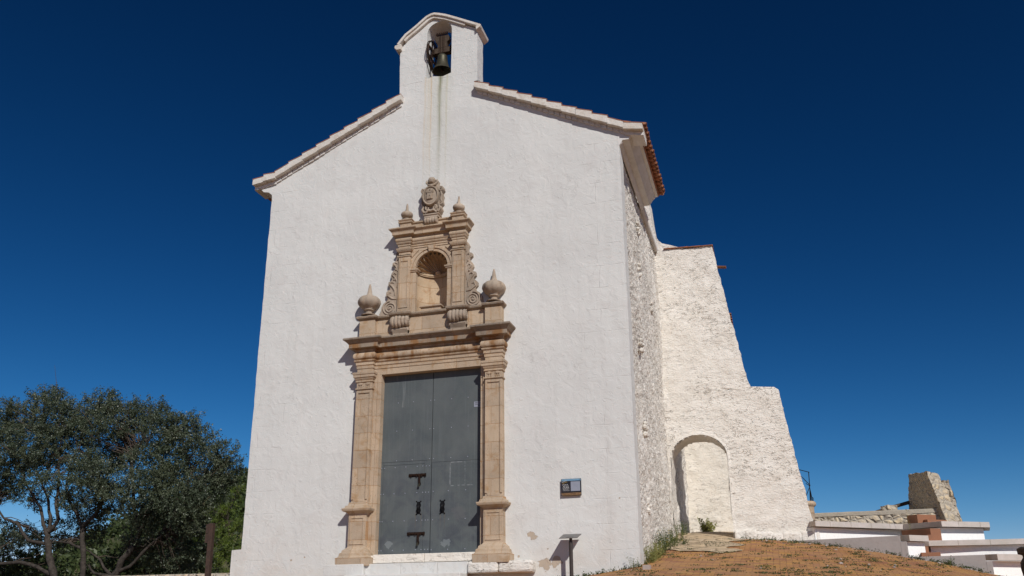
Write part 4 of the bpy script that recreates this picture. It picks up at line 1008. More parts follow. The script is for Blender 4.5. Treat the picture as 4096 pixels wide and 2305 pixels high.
# ------------------------------------------------------------------ plaque and lectern
pq = empty('information_plaque', 'small dark printed visitor plaque screwed to the white front wall', 'sign', (2.99, -.03, 1.14))
q = MB(); q.box(2.797, 3.187, -.045, -.033, .986, 1.302); pt(q, 'panel', 'sign_face', pq, bevel=.002)
q = MB(); q.box(2.801, 3.183, -.048, -.0455, 1.262, 1.298); pt(q, 'sky_band', 'sign_sky', pq)
q = MB(); q.prism([(2.801, .99), (3.183, .99), (3.183, 1.035), (3.05, 1.04), (2.95, 1.035), (2.801, 1.04)], -.048, -.0455); pt(q, 'sand_band', 'sign_sand', pq)
q = MB(); q.box(2.985, 3.165, -.0485, -.0455, 1.068, 1.248); pt(q, 'white_square', 'sticker', pq)
for s_, sz, x, z, mt in (('Ermita de', .026, 2.828, 1.186, 'ink_white'), ('Santa Luc\u00eda', .026, 2.828, 1.160, 'ink_white'), ('y San Benet', .026, 2.828, 1.134, 'ink_white'), ('Ruta Oficial Multimedia', .0115, 2.828, 1.105, 'ink_white')): text(s_, sz, (x, -.0462, z), mt, 'lettering', pq)
text('Descubre', .024, (2.815, -.0485, 1.232), 'ink_white', 'lettering', pq, .32); text('Alcossebre', .022, (2.828, -.0485, 1.208), 'ink_gold', 'lettering', pq, .32)
q = MB(); q.box(2.828, 2.955, -.0475, -.0455, 1.119, 1.1215); pt(q, 'rule', 'ink_white', pq)
for k in range(4):
    q = MB(); x = 2.83+k*.033; z = 1.075
    for a in ((x, x+.026, z, z+.002), (x, x+.026, z+.018, z+.02), (x, x+.002, z, z+.02), (x+.024, x+.026, z, z+.02)): q.box(a[0], a[1], -.0475, -.0455, a[2], a[3])
    pt(q, 'icon', 'ink_white', pq)
for x, z in ((2.812, 1.288), (3.172, 1.288), (2.812, 1.0), (3.172, 1.0)): q = MB(); q.lathe([(.009, 0), (.009, -.006), (.005, -.01), (0, -.01)], (x, -.048, z), 10, axis='y'); q.tube([(x, -.04, z), (x, .01, z)], .008, 6); pt(q, 'screw', 'plate', pq)
lec = empty('lectern_sign', 'slanted grey metal plate on a dark pole before the front wall', 'sign stand', (3.02, -.3, -.6))
q = MB(); q.hull8([(2.818, -.41, .160), (3.16, -.41, .160), (3.178, -.10, .258), (2.832, -.10, .258)], [(2.818, -.414, .170), (3.16, -.414, .170), (3.178, -.104, .268), (2.832, -.104, .268)]); pt(q, 'plate', 'plate', lec, bevel=.002)
q = MB(); q.tube([(3.012, -.30, -.75), (3.012, -.30, .12)], .036, 16); q.tube([(3.012, -.30, .10), (3.012, -.29, .197)], .028, 12); q.box(2.95, 3.075, -.36, -.22, .185, .192); pt(q, 'pole', 'dmetal', lec, smooth=True)

# ------------------------------------------------------------------ terraces on the right
def slab(mb, plan, z0, z1): mb.prism(plan, z0, z1, 'z')
def slabz(mb, plan, th, lift=0):      # coping: top follows the z of each plan vertex
    n = len(plan); mb.add([(p[0], p[1], p[2]-th) for p in plan]+[tuple(p) for p in plan], [tuple(range(n-1, -1, -1)), tuple(range(n, 2*n))]+[(i, (i+1) % n, n+(i+1) % n, n+i) for i in range(n)])
def lerp2(a, b, t_): return tuple(a[i]+(b[i]-a[i])*t_ for i in range(len(a)))
W1 = [(7.366, 5.98, .951), (7.521, 5.50, .918), (9.68, 7.76, .985), (10.363, 6.53, .907), (11.526, 7.27, .918), (11.72, 8.3, .93), (11.0, 8.5, .95), (9.9, 8.6, .99), (8.6, 8.2, .98), (7.40, 6.8, .95)]
tw = empty('terrace_wall', 'upper bright white terrace wall with zigzag pink stone coping beside the buttress', 'wall', (9.2, 7.2, .3), 'white terrace walls with stone coping')
q = MB(); slabz(q, W1, .125); pt(q, 'coping', 'cop', tw, bevel=.004)
q = MB()
for a_, b_ in (((7.50, 5.735), (9.66, 8.02)), ((9.66, 8.0), (10.33, 6.79)), ((10.31, 6.73), (11.40, 7.41)), ((11.40, 7.42), (11.56, 8.2))):
    d_ = Vector((b_[0]-a_[0], b_[1]-a_[1])).normalized(); n_ = Vector((-d_.y, d_.x))*.25
    za, zb = (.79, .858) if a_[0] < 8 else ((.858, .784) if a_[0] < 10 else (.781, .79))
    A2, B2 = (a_[0]+n_.x, a_[1]+n_.y), (b_[0]+n_.x, b_[1]+n_.y)
    q.hull8([(*a_, -.6), (*b_, -.6), (*B2, -.6), (*A2, -.6)], [(*a_, za), (*b_, zb), (*B2, zb), (*A2, za)])
pt(q, 'wall_body', 'white', tw)
q = MB()
for t_ in (.16, .39, .62, .84):
    x, y, z = lerp2(W1[1], W1[2], t_); q.box(x-.002, x+.002, y-.004, y+.2, z-.12, z+.001)
for t_ in (.35, .8):
    x, y, z = lerp2(W1[3], W1[4], t_); q.box(x-.002, x+.002, y-.004, y+.2, z-.12, z+.001)
pt(q, 'coping_joint', 'earth_brown', tw)
r1 = empty('ramp_wall', 'long lilac grey ramp wall falling away from the foot of the buttress', 'wall', (8.2, 5.5, .2))
def wallpoly(mb, a, b, zb0, zb1, zt0, zt1, th):
    d = Vector((b[0]-a[0], b[1]-a[1])).normalized(); n_ = Vector((-d.y, d.x))*th
    A2, B2 = (a[0]+n_.x, a[1]+n_.y), (b[0]+n_.x, b[1]+n_.y)
    mb.hull8([(*a, zb0), (*b, zb1), (*B2, zb1), (*A2, zb0)], [(*a, zt0), (*b, zt1), (*B2, zt1), (*A2, zt0)])
q = MB(); wallpoly(q, (6.72, 5.80), (9.25, 5.215), -.1, -.6, .50, .497, .16); wallpoly(q, (9.25, 5.213), (9.375, 5.185), -.6, -.6, .365, .365, .16); pt(q, 'wall_body', 'grey', r1, bevel=.006)
q = MB(); slabz(q, [(9.31, 5.86, .556), (9.447, 5.19, .502), (9.885, 5.52, .502), (9.80, 6.1, .55)], .13); pt(q, 'coping', 'cop', r1, bevel=.004)
q = MB(); wallpoly(q, (9.40, 5.33), (9.80, 5.63), -.6, -.6, .370, .370, .15); pt(q, 'end_panel', 'white', r1)
w2 = empty('terrace_wall', 'middle white terrace wall with long straight coping running out of frame', 'wall', (11, 5.9, 0), 'white terrace walls with stone coping')
q = MB(); slabz(q, [(9.72, 6.05, .42), (9.93, 5.88, .42), (11.19, 6.03, .42), (14.5, 6.2, .42), (14.5, 6.6, .42), (9.8, 6.5, .42)], .12); pt(q, 'coping', 'cop', w2, bevel=.004)
q = MB(); q.prism([(9.98, 6.10), (14.5, 6.42), (14.5, 6.58), (9.98, 6.48)], -1, .299, 'z'); pt(q, 'wall_body', 'white', w2)
q = MB()
for x in (10.55, 11.22, 12.0): q.box(x-.002, x+.002, np.interp(x, [9.93, 11.19, 14.5], [5.88, 6.03, 6.2])-.004, 6.3, .302, .4205)
pt(q, 'coping_joint', 'earth_brown', w2)
rr2 = empty('ramp_wall', 'lower lilac grey ramp wall at the edge of the brick paving', 'wall', (10.3, 5.1, -.3))
q = MB(); wallpoly(q, (9.36, 5.225), (10.87, 5.05), -.6, -.9, .028, .028, .15); wallpoly(q, (10.87, 5.048), (10.985, 5.035), -.9, -.9, -.105, -.105, .15); pt(q, 'wall_body', 'grey', rr2, bevel=.006)
q = MB(); slabz(q, [(10.985, 5.67, .07), (11.085, 4.96, .03), (12.6, 5.75, .03), (12.6, 6.2, .05)], .13); pt(q, 'coping', 'cop', rr2, bevel=.004)
q = MB(); wallpoly(q, (10.99, 5.12), (12.4, 5.88), -1.2, -1.4, -.102, -.102, .15); pt(q, 'end_panel', 'white', rr2)
stp = empty('stair', 'rust brown stone steps climbing between the white terrace walls', 'stairs', (10, 6.8, .4))
def blk(mb, far, near, right, z0, z1):
    C3 = Vector((6.625, -16.171, -1.292)); F = Vector((*far, z1)); F = C3+(F-C3)*1.03; d = (F.x-near[0], F.y-near[1]); fz = F.z
    mb.hull8([(*near, z0), (*right, z0), (right[0]+d[0], right[1]+d[1], z0), (F.x, F.y, z0)], [(*near, z1), (*right, z1), (right[0]+d[0], right[1]+d[1], fz), (F.x, F.y, fz)])
for args in (((9.78, 7.65), (9.99, 7.45), (10.46, 7.75), .88, 1.18), ((9.95, 7.42), (10.18, 7.25), (10.66, 7.57), .90, 1.03), ((9.44, 6.30), (10.02, 6.02), (10.265, 6.18), .42, .705), ((9.75, 6.2), (9.93, 5.99), (10.05, 6.02), .425, .56), ((9.62, 5.75), (9.72, 5.62), (9.875, 5.66), .13, .275), ((9.60, 5.55), (9.68, 5.42), (10.07, 5.45), -.2, .13)):
    q = MB(); blk(q, *args); pt(q, 'step_block', 'rust', stp, bevel=.005)
# rubble parapet, pillar, small pier and beam
sw = empty('rubble_wall', 'low rubble stone parapet wall behind the white terrace', 'wall', (9, 9, .9))
q = rough_grid(lambda u, v: (u, 9.0, v), np.arange(7.0, 10.9, .05), np.arange(.2, 1.44, .05), .022, 3.2, (0, -1, 0), 9)
q.box(7.0, 10.85, 9.03, 9.5, .2, 1.36); pt(q, 'masonry', 'rubble', sw, smooth=True, angle=50)
q = MB(); xs_ = np.linspace(7.0, 10.86, 40); vs = []
for k, x in enumerate(xs_):
    w_ = .012*fnoise((x, 0, 0), 2.5); vs += [(x, 8.985+w_, 1.37+w_), (x, 8.975+w_, 1.455+w_*.6), (x, 9.02, 1.48+w_*.6), (x, 9.5, 1.47)]
q.add(vs, [(k*4+j, (k+1)*4+j, (k+1)*4+j+1, k*4+j+1) for k in range(39) for j in range(3)]); pt(q, 'mortar_cap', 'mortar', sw, smooth=True)
def roughhull(b, t, step, amp, seed):
    q = MB(); b = [Vector(p) for p in b]; t = [Vector(p) for p in t]; c = sum(b+t, Vector())/8
    def patch(p00, p10, p11, p01):
        nu = max(2, int((p10-p00).length/step)); nv = max(2, int((p01-p00).length/step)); n_ = (p10-p00).cross(p01-p00).normalized()
        if n_.dot((p00+p11)/2-c) < 0: n_ = -n_
        vs = []
        for j in range(nv+1):
            for i in range(nu+1):
                u, v = i/nu, j/nv; p = p00*(1-u)*(1-v)+p10*u*(1-v)+p11*u*v+p01*(1-u)*v
                vo = noise.voronoi(Vector((p.x+seed, p.y, p.z*1.3))*4.2)[0]; e = min(vo[1]-vo[0], .3)/.3
                k_ = amp*(.5*fnoise((p.x+seed, p.y, p.z), 3, 4)+.9*(e-.5)); dirr = (p-c).normalized()
                vs.append(p+(n_*.5+dirr*.5)*k_)
        q.add(vs, [(j*(nu+1)+i, j*(nu+1)+i+1, (j+1)*(nu+1)+i+1, (j+1)*(nu+1)+i) for j in range(nv) for i in range(nu)])
    for i in range(4): k = (i+1) % 4; patch(b[i], b[k], t[k], t[i])
    patch(t[0], t[1], t[2], t[3])
    return q
q = roughhull([(10.10, 10.15, .9), (10.90, 8.72, .9), (11.33, 9.1, .9), (10.6, 10.4, .9)], [(10.32, 10.12, 2.55), (10.59, 8.97, 2.44), (10.90, 9.26, 2.42), (10.66, 10.35, 2.5)], .06, .04, 3)
tag(q.build('stone_pillar', 'rubble', smooth=True), 'tall battered rubble pillar standing above the parapet wall', 'pillar')
q = roughhull([(10.7, 9.45, .9), (11.38, 9.4, .9), (11.45, 9.8, .9), (10.7, 9.9, .9)], [(10.85, 9.5, 2.24), (11.17, 9.45, 2.25), (11.17, 9.75, 2.25), (10.85, 9.8, 2.24)], .06, .04, 8)
tag(q.build('stone_pillar', 'rubble', smooth=True), 'shorter rubble pillar half hidden right behind the tall one', 'pillar')
q = roughhull([(9.40, 9.7, 1.3), (9.60, 9.55, 1.3), (9.87, 9.7, 1.3), (9.6, 9.95, 1.3)], [(9.42, 9.7, 1.66), (9.59, 9.55, 1.69), (9.85, 9.7, 1.68), (9.6, 9.95, 1.67)], .05, .025, 5)
tag(q.build('stone_pier', 'rubble', smooth=True), 'small low stone pier carrying the dark beam', 'pier')
q = MB(); q.tube([(8.9, 9.75, 1.42), (9.6, 9.68, 1.60), (10.27, 10.2, 1.81)], [.035, .045, .05], 10)
tag(q.build('wooden_beam', 'oldwood', smooth=True), 'dark round timber leaning from the pier to the tall pillar', 'beam')
# iron well hoist on its kerb
wh = empty('well_hoist', 'black wrought iron well hoist on a round golden stone kerb behind the buttress', 'well', (7.4, 8.1, 1.2))
q = MB(); q.lathe([(.0, .1), (.22, .1), (.22, .42), (.24, .46), (.275, .48), (.285, .53), (.27, .57), (.25, .585), (0, .585)], (7.42, 8.1, 1.09), 32); pt(q, 'stone_kerb', 'stone', wh, smooth=True, angle=50)
q = MB(); top = (7.600, 8.0, 2.436)
q.tube([(7.05, 8.0, 2.62), (7.62, 8.0, 2.432)], .010, 6); q.tube([top, (7.588, 8.0, 2.10), (7.58, 8.0, 2.0)], .011, 6)
for ex_, ey in ((7.555, 7.93), (7.60, 8.1), (7.575, 8.05), (7.62, 7.98), (7.4, 7.88), (7.4, 8.28)): q.tube([(7.583, 8.0, 2.05), (7.585*.6+ex_*.4, 8.0*.6+ey*.4, 1.9), (ex_, ey, 1.67)], .008, 6)
q.tube([(7.585, 8.0, 2.105), (7.54, 8.0, 2.11), (7.50, 8.0, 2.15)], .009, 6); q.lathe([(0, -.03), (.02, -.02), (.025, 0), (.02, .02), (0, .03)], (7.585, 8.0, 2.09), 8)
q.tube([(7.61, 8.0, 1.67), (7.635, 8.0, 1.69), (7.64, 8.0, 1.75), (7.63, 8.0, 1.78), (7.62, 8.0, 1.755)], .010, 6)
q.tube([(7.58, 8.0, 2.12), (7.50, 8.0, 2.21), (7.42, 8.0, 2.32), (7.2, 8.0, 2.5)], [.009]*4, 5)
for k in range(14): f_ = k/13; q.lathe([(0, -.012), (.013, 0), (0, .012)], (7.58-.16*f_, 8.0, 2.12+.20*f_), 6)
pt(q, 'iron_frame', 'black', wh)
# dark stone planter cut by the right edge of the view
q = MB(); q.lathe([(0, 0), (.30, 0), (.33, .1), (.40, .5), (.44, .78), (.43, .88), (.38, .96), (.385, 1.0), (.45, 1.02), (.46, 1.10), (.42, 1.13), (.36, 1.12), (.34, 1.0), (0, .98)], (11.03, 1.0, -1.245), 40, lambda a, h: 1+.025*fnoise((math.cos(a), math.sin(a), h), 2.5))
tag(q.build('stone_planter', 'darkstone', smooth=True), 'dark weathered stone urn planter cut off by the right picture edge', 'planter')
# loose concrete block at the corner
q = MB(); q.hull8([(4.335, -.56, -.47), (4.46, -.57, -.47), (4.47, -.39, -.47), (4.345, -.38, -.47)], [(4.337, -.555, -.352), (4.46, -.565, -.347), (4.468, -.39, -.345), (4.345, -.385, -.35)])
tag(q.build('concrete_block', 'block', bevel=.006), 'small pinkish concrete block on the paving at the wall corner', 'block')
# brown post with board at the left
sp_ = empty('sign_post', 'brown wooden post carrying a narrow board, standing left of the chapel', 'signpost', (-6.25, 2, -1.3))
q = MB(); q.hull8([(-6.30, 1.96, -1.5), (-6.19, 1.96, -1.5), (-6.19, 2.07, -1.5), (-6.30, 2.07, -1.5)], [(-6.335, 1.96, 1.02), (-6.225, 1.96, 1.02), (-6.225, 2.07, 1.02), (-6.335, 2.07, 1.02)]); pt(q, 'post', 'post', sp_, bevel=.006)
q = MB(); q.box(-6.47, -6.335, 2.05, 2.09, .80, 1.01); pt(q, 'board', 'post', sp_, bevel=.004); q = MB(); q.box(-6.47, -6.335, 2.05, 2.09, .57, .79); pt(q, 'board', 'post', sp_, bevel=.004)
# low wall behind the trees
q = MB(); q.box(-20, -4.5, 4.5, 4.95, -1.9, .02)
lw = tag(q.build('garden_wall', 'rubble', bevel=.04), 'low pale stone wall along the foot of the trees', 'wall')

# ------------------------------------------------------------------ vegetation
def leaves(name, mat, pts, L, Wd, parent=None, droop=0, seed=0, nrm=None):
    rg = np.random.default_rng(seed+11); n = len(pts); P = np.asarray(pts, float)
    d = rg.normal(size=(n, 3)); d[:, 2] += .35-droop; d /= np.linalg.norm(d, axis=1)[:, None]
    e = rg.normal(size=(n, 3)); s_ = np.cross(d, e); s_ /= np.linalg.norm(s_, axis=1)[:, None]
    l = L*rg.uniform(.6, 1.3, n)[:, None]; w = Wd*rg.uniform(.6, 1.3, n)[:, None]
    v = np.empty((n, 4, 3)); v[:, 0] = P-d*l*.5; v[:, 1] = P+s_*w*.5; v[:, 2] = P+d*l*.5; v[:, 3] = P-s_*w*.5
    me = bpy.data.meshes.new(name); me.vertices.add(n*4); me.vertices.foreach_set('co', v.ravel())
    me.loops.add(n*4); me.loops.foreach_set('vertex_index', np.arange(n*4)); me.polygons.add(n)
    me.polygons.foreach_set('loop_start', np.arange(0, n*4, 4)); me.polygons.foreach_set('loop_total', np.full(n, 4)); me.update(calc_edges=True)
    at = me.attributes.new('tint', 'FLOAT', 'FACE'); at.data.foreach_set('value', rg.uniform(0, 1, n)**1.5)
    me.materials.append(M[mat]); o = bpy.data.objects.new(name, me); COL.objects.link(o)
    if parent: o.parent = parent; set_inv(o)
    return o
def crown_pts(blobs, per, seed, tw=.20, flat=.85, fill=.9):
    rg = np.random.default_rng(seed); out = []
    for (x, y, z, r) in blobs:
        nt_ = max(5, int(per*r*r))
        for _ in range(nt_):
            u = rg.normal(size=3); u /= np.linalg.norm(u); rad = r*rg.uniform(.25, 1.06)**.6; c = np.array((x, y, z))+u*rad*np.array((1, 1.1, flat))
            dirv = u*.6+rg.normal(size=3)*.4; dirv[2] += .3; dirv /= np.linalg.norm(dirv)
            m_ = int(rg.uniform(34, 62)); t_ = rg.uniform(-.5, 1, m_)[:, None]
            out.append(c+dirv*t_*tw*rg.uniform(.7, 1.5)+rg.normal(size=(m_, 3))*tw*.22)
    return np.concatenate(out)
def twigs(mb, blobs, base, n, seed, r=.006):
    rg = random.Random(seed)
    for _ in range(n):
        b = rg.choice(blobs); c = Vector(b[:3]); a = min(base, key=lambda p: (Vector(p)-c).length+rg.random()*.8); a = Vector(a)
        e = c+Vector((rg.gauss(0, 1), rg.gauss(0, 1), rg.gauss(0, 1)))*b[3]*.5; mid = (a+e)/2+Vector((rg.gauss(0, .15), rg.gauss(0, .15), rg.gauss(0, .15)))
        mb.tube([a, (a+mid)/2+Vector((0, 0, .05)), mid, (mid+e)/2, e], [r*3.2, r*2.4, r*1.8, r*1.2, r*.6], 5)
def tree(nm, label, cat, loc, blobs, limbs, leafm, per, seed, L=.076, Wd=.031, ntw=60, group=None, tw=.2, barkm='bark'):
    t_ = empty(nm, label, cat, loc, group); q = MB(); base = []
    for pts, r0, r1_ in limbs:
        P = [Vector(p) for p in pts]; k = len(P); fine = []; rs = []
        for i in range(k-1):
            for s_ in range(4):
                f_ = s_/4; p = P[i].lerp(P[i+1], f_); p += Vector((fnoise(p, 1.7, 2), fnoise(p+Vector((5, 0, 0)), 1.7, 2), 0))*.06; fine.append(p); rs.append(r0+(r1_-r0)*((i+f_)/(k-1)))
        fine.append(P[-1]); rs.append(r1_); rs = [r*(1+.12*math.sin(i*1.9)) for i, r in enumerate(rs)]
        q.tube(fine, rs, 10); base += [tuple(p) for p in fine[len(fine)//2:]]
    pt(q, 'trunk', barkm, t_, smooth=True)
    q = MB(); twigs(q, blobs, base, ntw, seed); pt(q, 'branches', 'bark2', t_)
    leaves('crown', leafm, crown_pts(blobs, per, seed, tw), L, Wd, t_, seed=seed)
    return t_
A = [(-20.52, 8, 5.37, 1.2), (-19.51, 8, 5.85, 0.78), (-19.79, 8, 4.4, 1.15), (-19.38, 8.5, 5.8, 0.85), (-17.94, 8, 6.30, 0.60), (-18.33, 8.8, 6.65, 0.50), (-17.26, 8, 5.64, 0.82), (-17.56, 7.5, 4.77, .95), (-18.76, 8, 4.2, 0.76), (-17.69, 8.7, 4.85, 0.88), (-17.5, 8, 4.25, 0.66), (-17.25, 8.8, 5.85, 0.66), (-20.66, 8.4, 3.27, 0.9), (-19.61, 8.6, 3.55, 0.5), (-17.95, 8.2, 2.78, 0.36), (-17.3, 7.4, 3.35, .42), (-16.55, 7.5, 3.3, .40), (-16.3, 8.4, 4.1, .55), (-19.0, 8.3, 3.2, .4), (-16.9, 9.2, 2.2, .45), (-18.6, 9.0, 1.7, .45), (-17.6, 9.4, 1.5, .4), (-19.6, 9.0, 1.6, .5), (-17.0, 8.9, 2.9, .45)]
B = [(-16.84, 8.8, 5.28, 0.72), (-15.41, 7.6, 3.9, 0.60), (-15.74, 7.7, 3.37, 0.42), (-14.69, 7.4, 3.4, 0.7), (-14.25, 7.6, 3.0, 0.58), (-16.94, 9.0, 6.1, 0.48), (-15.75, 8.7, 4.29, 0.7), (-15.17, 7.7, 2.69, 0.4), (-15.3, 8.4, 2.51, 0.42), (-16.2, 7.9, 2.75, .38), (-15.9, 9.2, 2.2, .4), (-16.3, 9.4, 1.6, .35)]
C_ = [(-15.94, 8.4, 6.25, 0.52), (-15.33, 8.4, 6.15, 0.52), (-14.73, 8.1, 5.43, 0.78), (-15.52, 8.4, 5.21, 0.74), (-14.45, 8.7, 5.69, 0.6), (-13.77, 8.4, 5.75, 0.56), (-12.88, 7.9, 5.02, 0.7), (-12.89, 8.6, 5.22, 0.6), (-12.02, 8.4, 5.22, 0.5), (-12.38, 8.4, 4.61, 0.68), (-11.51, 8.2, 4.52, 0.57), (-14.98, 9.2, 4.93, 0.66), (-12.84, 7.6, 3.71, 0.78), (-15.33, 9.3, 4.37, 0.62), (-12.62, 8.1, 4.01, 0.68), (-12.72, 7.4, 2.9, 0.76), (-12.39, 7.8, 3.21, 0.72), (-11.3, 8.4, 3.75, 0.78), (-10.38, 8.1, 3.95, 0.54), (-10.33, 8.4, 3.6, 0.45), (-10.88, 8.1, 2.91, 0.7), (-10.6, 8.4, 3.21, 0.5), (-12.44, 8.9, 3.47, 0.68), (-11.74, 7.9, 2.56, 0.76), (-11.3, 8.2, 2.31, 0.55), (-13.3, 8.9, 2.53, 0.75), (-13.29, 7.9, 2.18, 0.55), (-14.58, 8.7, 2.79, 0.64), (-12.18, 8.6, 1.95, 0.68), (-13.31, 8.7, 1.72, 0.6), (-11.37, 8.4, 1.72, 0.42), (-12.87, 8.9, 1.36, 0.5), (-14.04, 8.8, 1.62, 0.4), (-13.6, 9.3, .95, .55), (-12.6, 9.3, .7, .6), (-11.7, 9.2, .95, .55), (-14.4, 9.4, 1.2, .45), (-12.2, 9.4, 1.5, .6)]
D_b = [(-15.34, 15, 3.06, 0.53), (-14.98, 15, 3.38, 0.46), (-14.57, 15, 3.81, 0.33), (-14.7, 15, 2.58, 0.58), (-15.22, 15, 2.05, 0.65), (-14.6, 15, 1.64, 0.58), (-15.54, 15, 1.39, 0.72), (-14.84, 15, 0.94, 0.71), (-14.39, 15, 3.98, 0.26), (-15.75, 15, 2.06, 0.39)]
E_b = [(-21.0, 12, 1.0, .6), (-20.2, 12, .35, .5), (-19.9, 12, 1.9, .4), (-20.6, 12, 2.5, .35), (-21.6, 12, 2.0, .4), (-22.67, 12, 1.5, 1.0), (-23.63, 12, 2.1, 0.9), (-21.62, 12, 1.0, 0.7), (-23.02, 12, 0.7, 1.0), (-21.88, 12, 0.4, 0.7)]
F_b = [(-19.14, 13, 0.62, 0.6), (-18.15, 13, 1.0, 0.6), (-16.94, 13, 1.15, 0.72), (-15.93, 13, 0.85, 0.78), (-15.03, 13, 1.14, 0.7), (-14.54, 13, 0.62, 0.73), (-17.43, 13, 0.6, 0.6), (-15.25, 13, 0.43, 0.68)]
tg = 'holm oaks left of the chapel'
tree('oak_tree', 'leftmost grey-green evergreen oak with forked dark trunk and long low limb', 'tree', (-16, 8, -1.2), A,
     [([(-16.1, 8, -1.4), (-16.31, 8.0, 0.05), (-16.54, 8.0, 0.5), (-16.77, 8.0, 0.96), (-16.93, 8.0, 1.65)], .13, .10),
      ([(-16.93, 8.0, 1.65), (-17.2, 8.0, 1.98), (-17.43, 8.0, 2.55), (-17.81, 8.0, 2.99), (-18.26, 8.0, 3.44), (-18.7, 8, 4.3)], .065, .02),
      ([(-16.93, 8.0, 1.65), (-16.9, 8.0, 2.25), (-17.21, 8.0, 2.92), (-17.52, 8.0, 3.31), (-17.86, 8.0, 3.81), (-18.1, 8.2, 5.6)], .06, .015),
      ([(-16.89, 8.0, 1.74), (-16.59, 8.0, 2.14), (-16.78, 8.0, 2.8), (-16.79, 8.0, 3.47), (-16.99, 8.0, 4.25), (-17.2, 8.2, 5.4)], .07, .015),
      ([(-16.59, 8.0, 0.33), (-17.09, 8.0, 0.58), (-17.88, 8.0, 0.76), (-18.75, 8.0, 0.74), (-19.49, 8.0, 0.85), (-20.5, 8, .7)], .065, .045),
      ([(-16.9, 8.0, 1.33), (-17.74, 8.0, 1.49), (-18.33, 8.0, 2.07), (-18.97, 8.0, 2.28), (-19.9, 8.2, 3.2)], .06, .03)], 'leafA', 170, 1, ntw=230, group=tg)
tree('oak_tree', 'middle evergreen oak with one straight thin trunk between the other two oaks', 'tree', (-15.3, 8.2, -1.2), B,
     [([(-15.3, 8.2, -1.4), (-15.37, 8.2, 0.04), (-15.5, 8.2, 0.71), (-15.63, 8.2, 1.39), (-15.76, 8.2, 1.9)], .095, .08),
      ([(-15.75, 8.2, 1.85), (-16.07, 8.2, 2.33), (-16.44, 8.2, 2.81), (-16.71, 8.2, 3.3), (-16.8, 8.7, 5)], .05, .015),
      ([(-15.73, 8.2, 1.9), (-15.31, 8.2, 2.21), (-15.06, 8.2, 2.75), (-15.05, 8.2, 3.41)], .08, .03),
      ([(-15.63, 8.2, 1.17), (-16.18, 8.2, 1.36), (-16.76, 8.2, 1.43)], .05, .02)], 'leafA', 170, 2, ntw=160, group=tg)
tree('oak_tree', 'broadest evergreen oak with leaning trunk, nearest to the chapel wall', 'tree', (-14.9, 8.4, -1.2), C_,
     [([(-15.0, 8.4, -1.4), (-14.67, 8.4, 0.04), (-14.29, 8.4, 0.39), (-14.08, 8.4, 0.82), (-13.76, 8.4, 1.22)], .12, .09),
      ([(-13.76, 8.4, 1.22), (-13.56, 8.4, 1.71), (-13.29, 8.4, 2.47), (-13.07, 8.4, 3.62), (-12.9, 8.4, 5)], .09, .02),
      ([(-14.29, 8.4, 0.39), (-13.77, 8.4, 0.55), (-13.2, 8.4, 1.11), (-12.62, 8.4, 1.58), (-12.06, 8.4, 2.19), (-11.3, 8.4, 3.2)], .06, .02),
      ([(-14.48, 8.4, 0.26), (-15.02, 8.4, 0.8), (-15.64, 8.4, 1.14)], .05, .02), ([(-14.48, 8.4, 0.26), (-15.16, 8.4, 0.36), (-15.44, 8.4, 0.63)], .05, .03),
      ([(-12.78, 8.4, 1.54), (-11.88, 8.4, 2.86), (-11.95, 8.4, 3.83), (-12.16, 8.4, 4.22)], .06, .02),
      ([(-13.61, 8.4, 1.66), (-13.99, 8.4, 2.73), (-14.26, 8.4, 4.11), (-13.7, 8.4, 4.55)], .07, .02)], 'leafA', 175, 3, ntw=300, group=tg)
tree('pine_tree', 'small yellow-green young pine between the oaks and the chapel corner', 'tree', (-15, 15, -1.2), D_b,
     [([(-15.1, 15, -1.5), (-15.05, 15, .8), (-14.9, 15, 2.4), (-14.5, 15, 3.9)], .09, .02)], 'leafB', 130, 4, L=.10, Wd=.022, ntw=30)
tree('dark_shrub', 'tall dark shrub at the left picture edge behind the low limb', 'shrub', (-22.8, 12, -1.2), E_b,
     [([(-22.8, 12, -1.5), (-22.7, 12, .3), (-22.9, 12, 1.6)], .09, .03)], 'leafC', 80, 5, L=.09, Wd=.04, ntw=30)
tree('green_shrub', 'low green bushes seen below the oak crowns', 'shrub', (-16, 13, -1.2), F_b,
     [([(-16.2, 13, -1.5), (-16.5, 13, .3), (-17.2, 13, 1.0)], .07, .03), ([(-15.6, 13, -1.5), (-15.3, 13, .2), (-14.9, 13, .9)], .07, .03)], 'leafC', 120, 6, L=.09, Wd=.035, ntw=30)
# scrub on the hillside: mass of bushes
rg = np.random.default_rng(5); pts = []
for k in range(1500):
    x = -62+rg.uniform(0, 46); v = rg.uniform(.1, .52)
    h = np.interp(x, [p[0] for p in hp], [p[1] for p in hp]); s_ = math.sin(min(1, v*2)*PI/2)
    z = -5+(h+5)*s_+.9*fnoise((x, 28+84*v, 0), .12)*min(1, v*4); r = rg.uniform(.5, 1.2)
    pts.append(np.array((x, 28+84*v, z+r*.3))+rg.normal(size=(50, 3))*r*.5)
o = leaves('hillside_scrub', 'leafC', np.concatenate(pts), .45, .25, seed=8); tag(o, 'dark green scrub bushes scattered over the distant hillside', 'scrub', kind='stuff')

